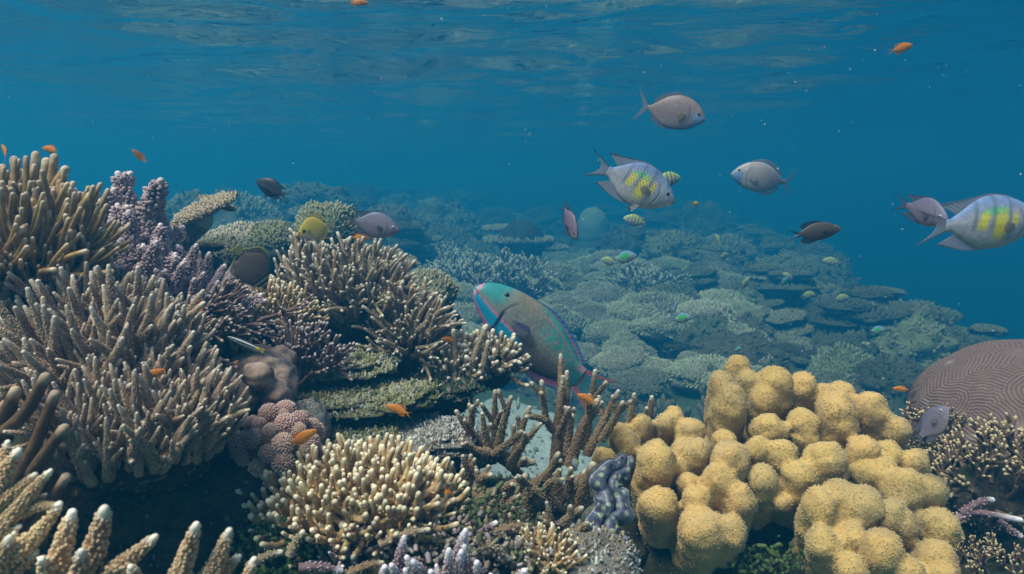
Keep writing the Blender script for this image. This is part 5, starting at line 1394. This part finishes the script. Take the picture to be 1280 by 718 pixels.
# --- surgeon / rabbitfish types
SUR_P = [(.50, -.02, -.045, .01), (.465, .04, -.09, .03), (.40, .12, -.14, .055), (.27, .205, -.21, .075), (.10, .235, -.235, .075), (-.06, .19, -.205, .055), (-.19, .10, -.115, .032), (-.27, .04, -.048, .016), (-.32, .032, -.038, .012)]
def surgeon(base, face, belly):
    def f(x, zn, z):
        C = np.zeros(x.shape + (3,)) + np.asarray(base); C = mixa(C, belly, sst(-zn, .2, .9)); C = mixa(C, face, sst(x, .30, .36) * sst(-zn, -.4, -.1) * sst(-x, -.49, -.46)); return C
    return f
SUR_F = lambda c, t_: [('dorsal_fin', [(.24, .21), (.05, .225), (-.12, .15), (-.22, .075)], [(.24, .225), (.04, .265), (-.14, .20), (-.24, .11)], uni(c)),
                    ('anal_fin', [(.06, -.225), (-.10, -.185), (-.22, -.085)], [(.05, -.25), (-.12, -.225), (-.25, -.12)], uni(c)),
                    ('tail_fin', [(-.31, .03), (-.315, 0), (-.31, -.035)], [(-.50, .26), (-.42, .10), (-.385, 0), (-.42, -.09), (-.49, -.22)], uni(t_))]
kind('brown_surgeon', SUR_P, surgeon((.26, .17, .15), (.22, .30, .46), (.36, .25, .22)), SUR_F((.22, .15, .15), (.30, .26, .30)), (.40, .02, .022), (.24, -.04, .13, .05, uni((.5, .42, .08))), bend=0.15, eyecol='dark')
kind('pale_surgeon', [(x, t_ * .93, b_ * .93, w_) for x, t_, b_, w_ in SUR_P], surgeon((.36, .30, .31), (.16, .25, .45), (.42, .36, .34)), SUR_F((.34, .29, .31), (.42, .40, .42)), (.40, .045, .02), (.24, -.04, .13, .05, uni((.4, .36, .34))), bend=-0.9, eyecol='dark')
# --- butterflyfish
BUT_P = [(.50, -.045, -.065, .008), (.44, -.01, -.085, .018), (.37, .07, -.13, .04), (.25, .20, -.23, .06), (.08, .30, -.30, .068), (-.10, .29, -.28, .055), (-.24, .16, -.16, .03), (-.30, .06, -.065, .015), (-.34, .055, -.06, .012)]
BUT_F = lambda c, e, t_: [('dorsal_fin', [(.2, .22), (.02, .295), (-.16, .235), (-.27, .09)], [(.18, .26), (-.02, .37), (-.24, .34), (-.36, .12)], edged(c, e)),
                       ('anal_fin', [(.05, -.295), (-.12, -.265), (-.27, -.09)], [(.0, -.34), (-.2, -.36), (-.36, -.12)], edged(c, e)),
                       ('tail_fin', [(-.33, .055), (-.335, 0), (-.33, -.06)], [(-.50, .11), (-.50, .04), (-.50, -.04), (-.50, -.11)], uni(t_))]
def ybut(x, zn, z):
    C = np.zeros(x.shape + (3,)) + np.array([0.56, 0.42, 0.06]); C = mixa(C, (.50, .44, .30), sst(-zn, .1, .6) * sst(x, -.1, .1))
    C = mixa(C, (.62, .28, .03), sst(x, .36, .44)); C = mixa(C, (.03, .03, .05), sst(-np.hypot((x - .26) / .06, (zn - .1) / .28), -1, -.7)); return C
kind('yellow_butterfly', BUT_P, ybut, BUT_F((.56, .42, .05), (.5, .35, .03), (.5, .45, .3)), (.385, .0, .024), (.2, -.03, .12, .05, uni((.5, .4, .1))), eyecol='dark', pelvic=(.14, -.27, .1, uni((.6, .4, .05))))
def dbut(x, zn, z):
    C = np.zeros(x.shape + (3,)) + np.array([0.125, 0.085, 0.075]); st = .5 + .5 * np.sin(x * 70)
    C = mixa(C, (.42, .36, .22), sst(st, .6, .75) * sst(x, .2, .24)); C = mixa(C, (.02, .02, .02), (1 - sst(st, .2, .5)) * sst(x, .2, .24)); return C
kind('dark_butterfly', BUT_P, dbut, BUT_F((.13, .09, .07), (.42, .40, .08), (.40, .38, .08)), (.385, .0, .024), (.2, -.03, .12, .05, uni((.15, .1, .09))), eyecol='orange', pelvic=(.14, -.27, .1, uni((.1, .07, .06))))
# --- cleaner wrasse
WRA_P = [(.50, .0, -.01, .008), (.44, .03, -.035, .022), (.3, .062, -.06, .04), (.1, .075, -.07, .045), (-.1, .068, -.062, .038), (-.27, .05, -.045, .022), (-.37, .043, -.04, .014)]
def wrasse(x, zn, z):
    C = np.zeros(x.shape + (3,)) + np.array([0.60, 0.60, 0.62]); C = mixa(C, (.01, .01, .015), sst(-np.abs(zn - .0), -.36, -.26)); C = mixa(C, (.02, .02, .03), sst(zn, .72, .85)); return mixa(C, (.6, .48, .03), sst(-x, .24, .33))
kind('wrasse', WRA_P, wrasse, [('dorsal_fin', [(.25, .065), (-.05, .07), (-.33, .045)], [(.22, .085), (-.08, .10), (-.36, .07)], uni((.05, .05, .08))), ('anal_fin', [(.0, -.065), (-.15, -.058), (-.33, -.04)], [(-.03, -.085), (-.18, -.085), (-.36, -.065)], uni((.4, .4, .3))),
     ('tail_fin', [(-.36, .04), (-.365, 0), (-.36, -.04)], [(-.5, .075), (-.51, .02), (-.51, -.02), (-.5, -.075)], uni((.62, .5, .04)))], (.41, .01, .014), (.27, -.01, .08, .025, uni((.5, .5, .5))), eyecol='dark')

fish('parrotfish', 'parrotfish', 'large grey and turquoise parrotfish with pink fin edges, nose up, above the staghorn', 673, 427, 1.55, 0.385, 138, -6, roll=10, cat='parrotfish')
fish('sergeant', 'sergeant_fish', 'silvery damselfish with bright yellow and green flank patches in open water', 793, 229, 1.16, 0.158, -24, 4, cat='damselfish')
fish('striped', 'sergeant_fish', 'small yellow barred damselfish peeking out from behind the bigger spotted one', 833, 225, 1.9, 0.088, 12, 10, cat='damselfish')
fish('brown_surgeon', 'surgeonfish', 'brownish fish with blue face and forked tail highest in open water', 837, 139, 2.2, 0.235, -14, -12, cat='surgeonfish')
fish('pale_surgeon', 'surgeonfish', 'pale grey surgeonfish facing left in open water', 957, 223, 2.2, 0.222, 168, 8, cat='surgeonfish')
fish('sergeant_plain', 'sergeant_fish', 'plain silvery yellow spotted damselfish cut off by the right edge', 1230, 279, 0.80, 0.155, 4, 8, cat='damselfish')
fish('grey_damsel', 'damselfish', 'pale damselfish facing the camera behind the tail of the cropped fish', 1156, 264, 1.15, 0.10, -60, -62, cat='damselfish')
fish('dark_chromis', 'chromis', 'dark chromis with white streaked forked tail over the drop off', 1020, 290, 1.3, 0.103, 8, 4, cat='damselfish')
fish('purple_damsel', 'damselfish', 'purplish damselfish facing the camera beside the pale dome coral', 712, 277, 1.75, 0.125, -72, -34, cat='damselfish')
fish('black_damsel', 'damselfish', 'blackish damselfish swimming left above the left reef', 340, 236, 1.8, 0.10, 152, 6, cat='damselfish')
fish('grey_damsel', 'damselfish', 'grey lilac damselfish with black fin edges above the bush coral', 467, 281, 1.38, 0.112, -12, 0, cat='damselfish')
fish('yellow_butterfly', 'butterflyfish', 'yellow butterflyfish with black eye blotch facing left', 392, 286, 1.45, 0.082, 200, -16, cat='butterflyfish')
fish('dark_butterfly', 'butterflyfish', 'dark brown butterflyfish with yellow rear edge among the bush corals', 316, 335, 1.10, 0.088, -58, 24, cat='butterflyfish')
fish('wrasse', 'wrasse', 'slim black and white striped wrasse over the boulder coral', 307, 430, 0.98, 0.058, 158, 0, cat='wrasse')
fish('grey_damsel', 'damselfish', 'bluish grey damselfish nosing up in front of the brain coral', 1166, 530, 1.12, 0.085, 75, -35, cat='damselfish')
OR = [(64, 187, 1.05, .034, 170, 10, 'orange fish just above the tallest finger coral tips'), (7, 190, 1.0, .034, 130, 20, 'orange fish at the upper left edge'), (174, 195, 1.25, .032, 130, -30, 'orange fish alone in open water above the lavender columns'),
      (251, 383, 1.0, .038, 110, 10, 'orange fish in front of the thin brown twigs'), (296, 456, 1.06, .032, 50, -50, 'orange fish on the face of the boulder coral'), (188, 470, 0.82, .036, 25, 20, 'orange brown fish hiding among the tan spikes'),
      (378, 547, 0.95, .046, 28, 5, 'orange fish in front of the cauliflower coral'), (498, 512, 1.12, .046, 165, 5, 'orange fish above the grey crusted ledge'), (492, 558, 1.08, .046, 95, 30, 'bright orange fish with spread tail at the ledge over the cream coral'), (470, 554, 1.12, .034, 170, 15, 'smaller orange fish left of the one with the spread tail'),
      (560, 425, 1.36, .034, 170, -40, 'orange fish by the thin shoots left of the parrotfish'), (734, 498, 1.1, .036, 160, 10, 'orange fish at the parrotfish tail'), (561, 619, 0.98, .028, -60, 10, 'small orange fish right of the cream coral'), (500, 658, 0.85, .024, 80, -50, 'small orange fish above the lilac spikes'),
      (1126, 486, 1.25, .028, 180, 20, 'small orange fish at the left side of the brain coral'), (451, 297, 1.5, .046, 0, 10, 'orange fish below the grey lilac damselfish'), (1128, 60, 1.2, .045, 18, 10, 'yellow orange fish high up at the right'), (448, 3, 1.2, .035, 0, 10, 'orange fish cut off by the top edge'), (516, 362, 1.4, .02, 100, 0, 'tiny orange fish between the two bush corals')]
for px, py, d, l, a_, aw, lab in OR:
    fish('orange', 'orange_fish', lab, px, py, d, l, a_, aw, group='orange reef fish')
YE = [(622, 425, 1.62, .06, 80, 20, 'yellow', 'yellow fish half hidden behind the parrotfish belly'), (719, 578, 1.04, .022, -75, 10, 'striped', 'tiny striped fish among the staghorn branches'), (648, 503, 1.4, .04, -95, 30, 'green_damsel', 'greenish fish over the sand behind the staghorn'), (869, 255, 3.2, .05, 0, 30, 'yellow', 'tiny yellow fish in open water right of the sergeants')]
for px, py, d, l, a_, aw, kd, lab in YE:
    fish(kd, 'reef_fish', lab, px, py, d, l, a_, aw)
SG = [(794, 276, 2.6, .095, 165, 10, 'striped', 'small striped damselfish below the big yellow spotted one'), (780, 322, 2.8, .11, 10, 5, 'green_damsel', 'small green backed damselfish over the plate corals'), (762, 327, 3.0, .08, 160, 20, 'striped', 'small striped damselfish left of the green backed one'), (852, 398, 2.0, .065, 8, 5, 'green_damsel', 'small green damselfish above the leather coral crest'), (844, 386, 2.2, .05, 80, 20, 'green_damsel', 'little green damselfish just above its larger twin'),
      (931, 355, 3.2, .075, 50, 10, 'striped', 'small pale damselfish on the reef slope behind the leather coral'), (1010, 369, 3.0, .075, 5, 10, 'striped', 'small striped damselfish left of a similar one on the slope'), (1051, 373, 3.0, .078, 8, 5, 'striped', 'small striped damselfish on the slope below the chromis'), (980, 352, 3.2, .07, 30, 30, 'green_damsel', 'small greenish damselfish on the slope under the chromis tail'), (985, 345, 3.6, .06, 150, 20, 'striped', 'tiny striped damselfish fading into the slope'), (1096, 413, 2.6, .07, 4, 5, 'green_damsel', 'bright green damselfish above the leather coral right half'),
      (1040, 327, 3.8, .1, 170, 20, 'striped', 'faint striped damselfish above the drop off edge'), (905, 320, 4.0, .08, 20, 20, 'striped', 'faint damselfish left on the drop off edge'), (897, 300, 4.2, .08, 100, 20, 'striped', 'faint damselfish in front of the coral pillar'), (922, 437, 1.9, .03, 20, 20, 'green_damsel', 'tiny green fish at the top of the leather coral')]
for px, py, d, l, a_, aw, kd, lab in SG:
    fish(kd, 'small_damselfish', lab, px, py, d, l, a_, aw, cat='damselfish', group='small damselfish over the reef')

# drifting specks in the water
rs = np.random.default_rng(55); mb = MB()
M_SPECK = plain('drifting_speck', (0.7, 0.7, 0.68), 0.6)
N = 230
cs = np.array([P(rs.uniform(0, 1280), rs.uniform(0, 420) if rs.random() < .85 else rs.uniform(0, 700), rs.uniform(.5, 2.6)) for _ in range(N)])
cs = cs[cs[:, 2] < SURF - 0.08]
ss = rs.uniform(.0003, .0008, len(cs)) * np.linalg.norm(cs, axis=1) ** .6
nubs(mb, cs, rs.normal(0, 1, cs.shape), ss, ss * rs.uniform(1.2, 3.2, len(cs)), (0, 0, 0), seg=5)
tag(obj('drifting_specks', mb.mesh('drifting_specks', M_SPECK)), 'tiny pale specks drifting in the water', 'plankton', kind='stuff')
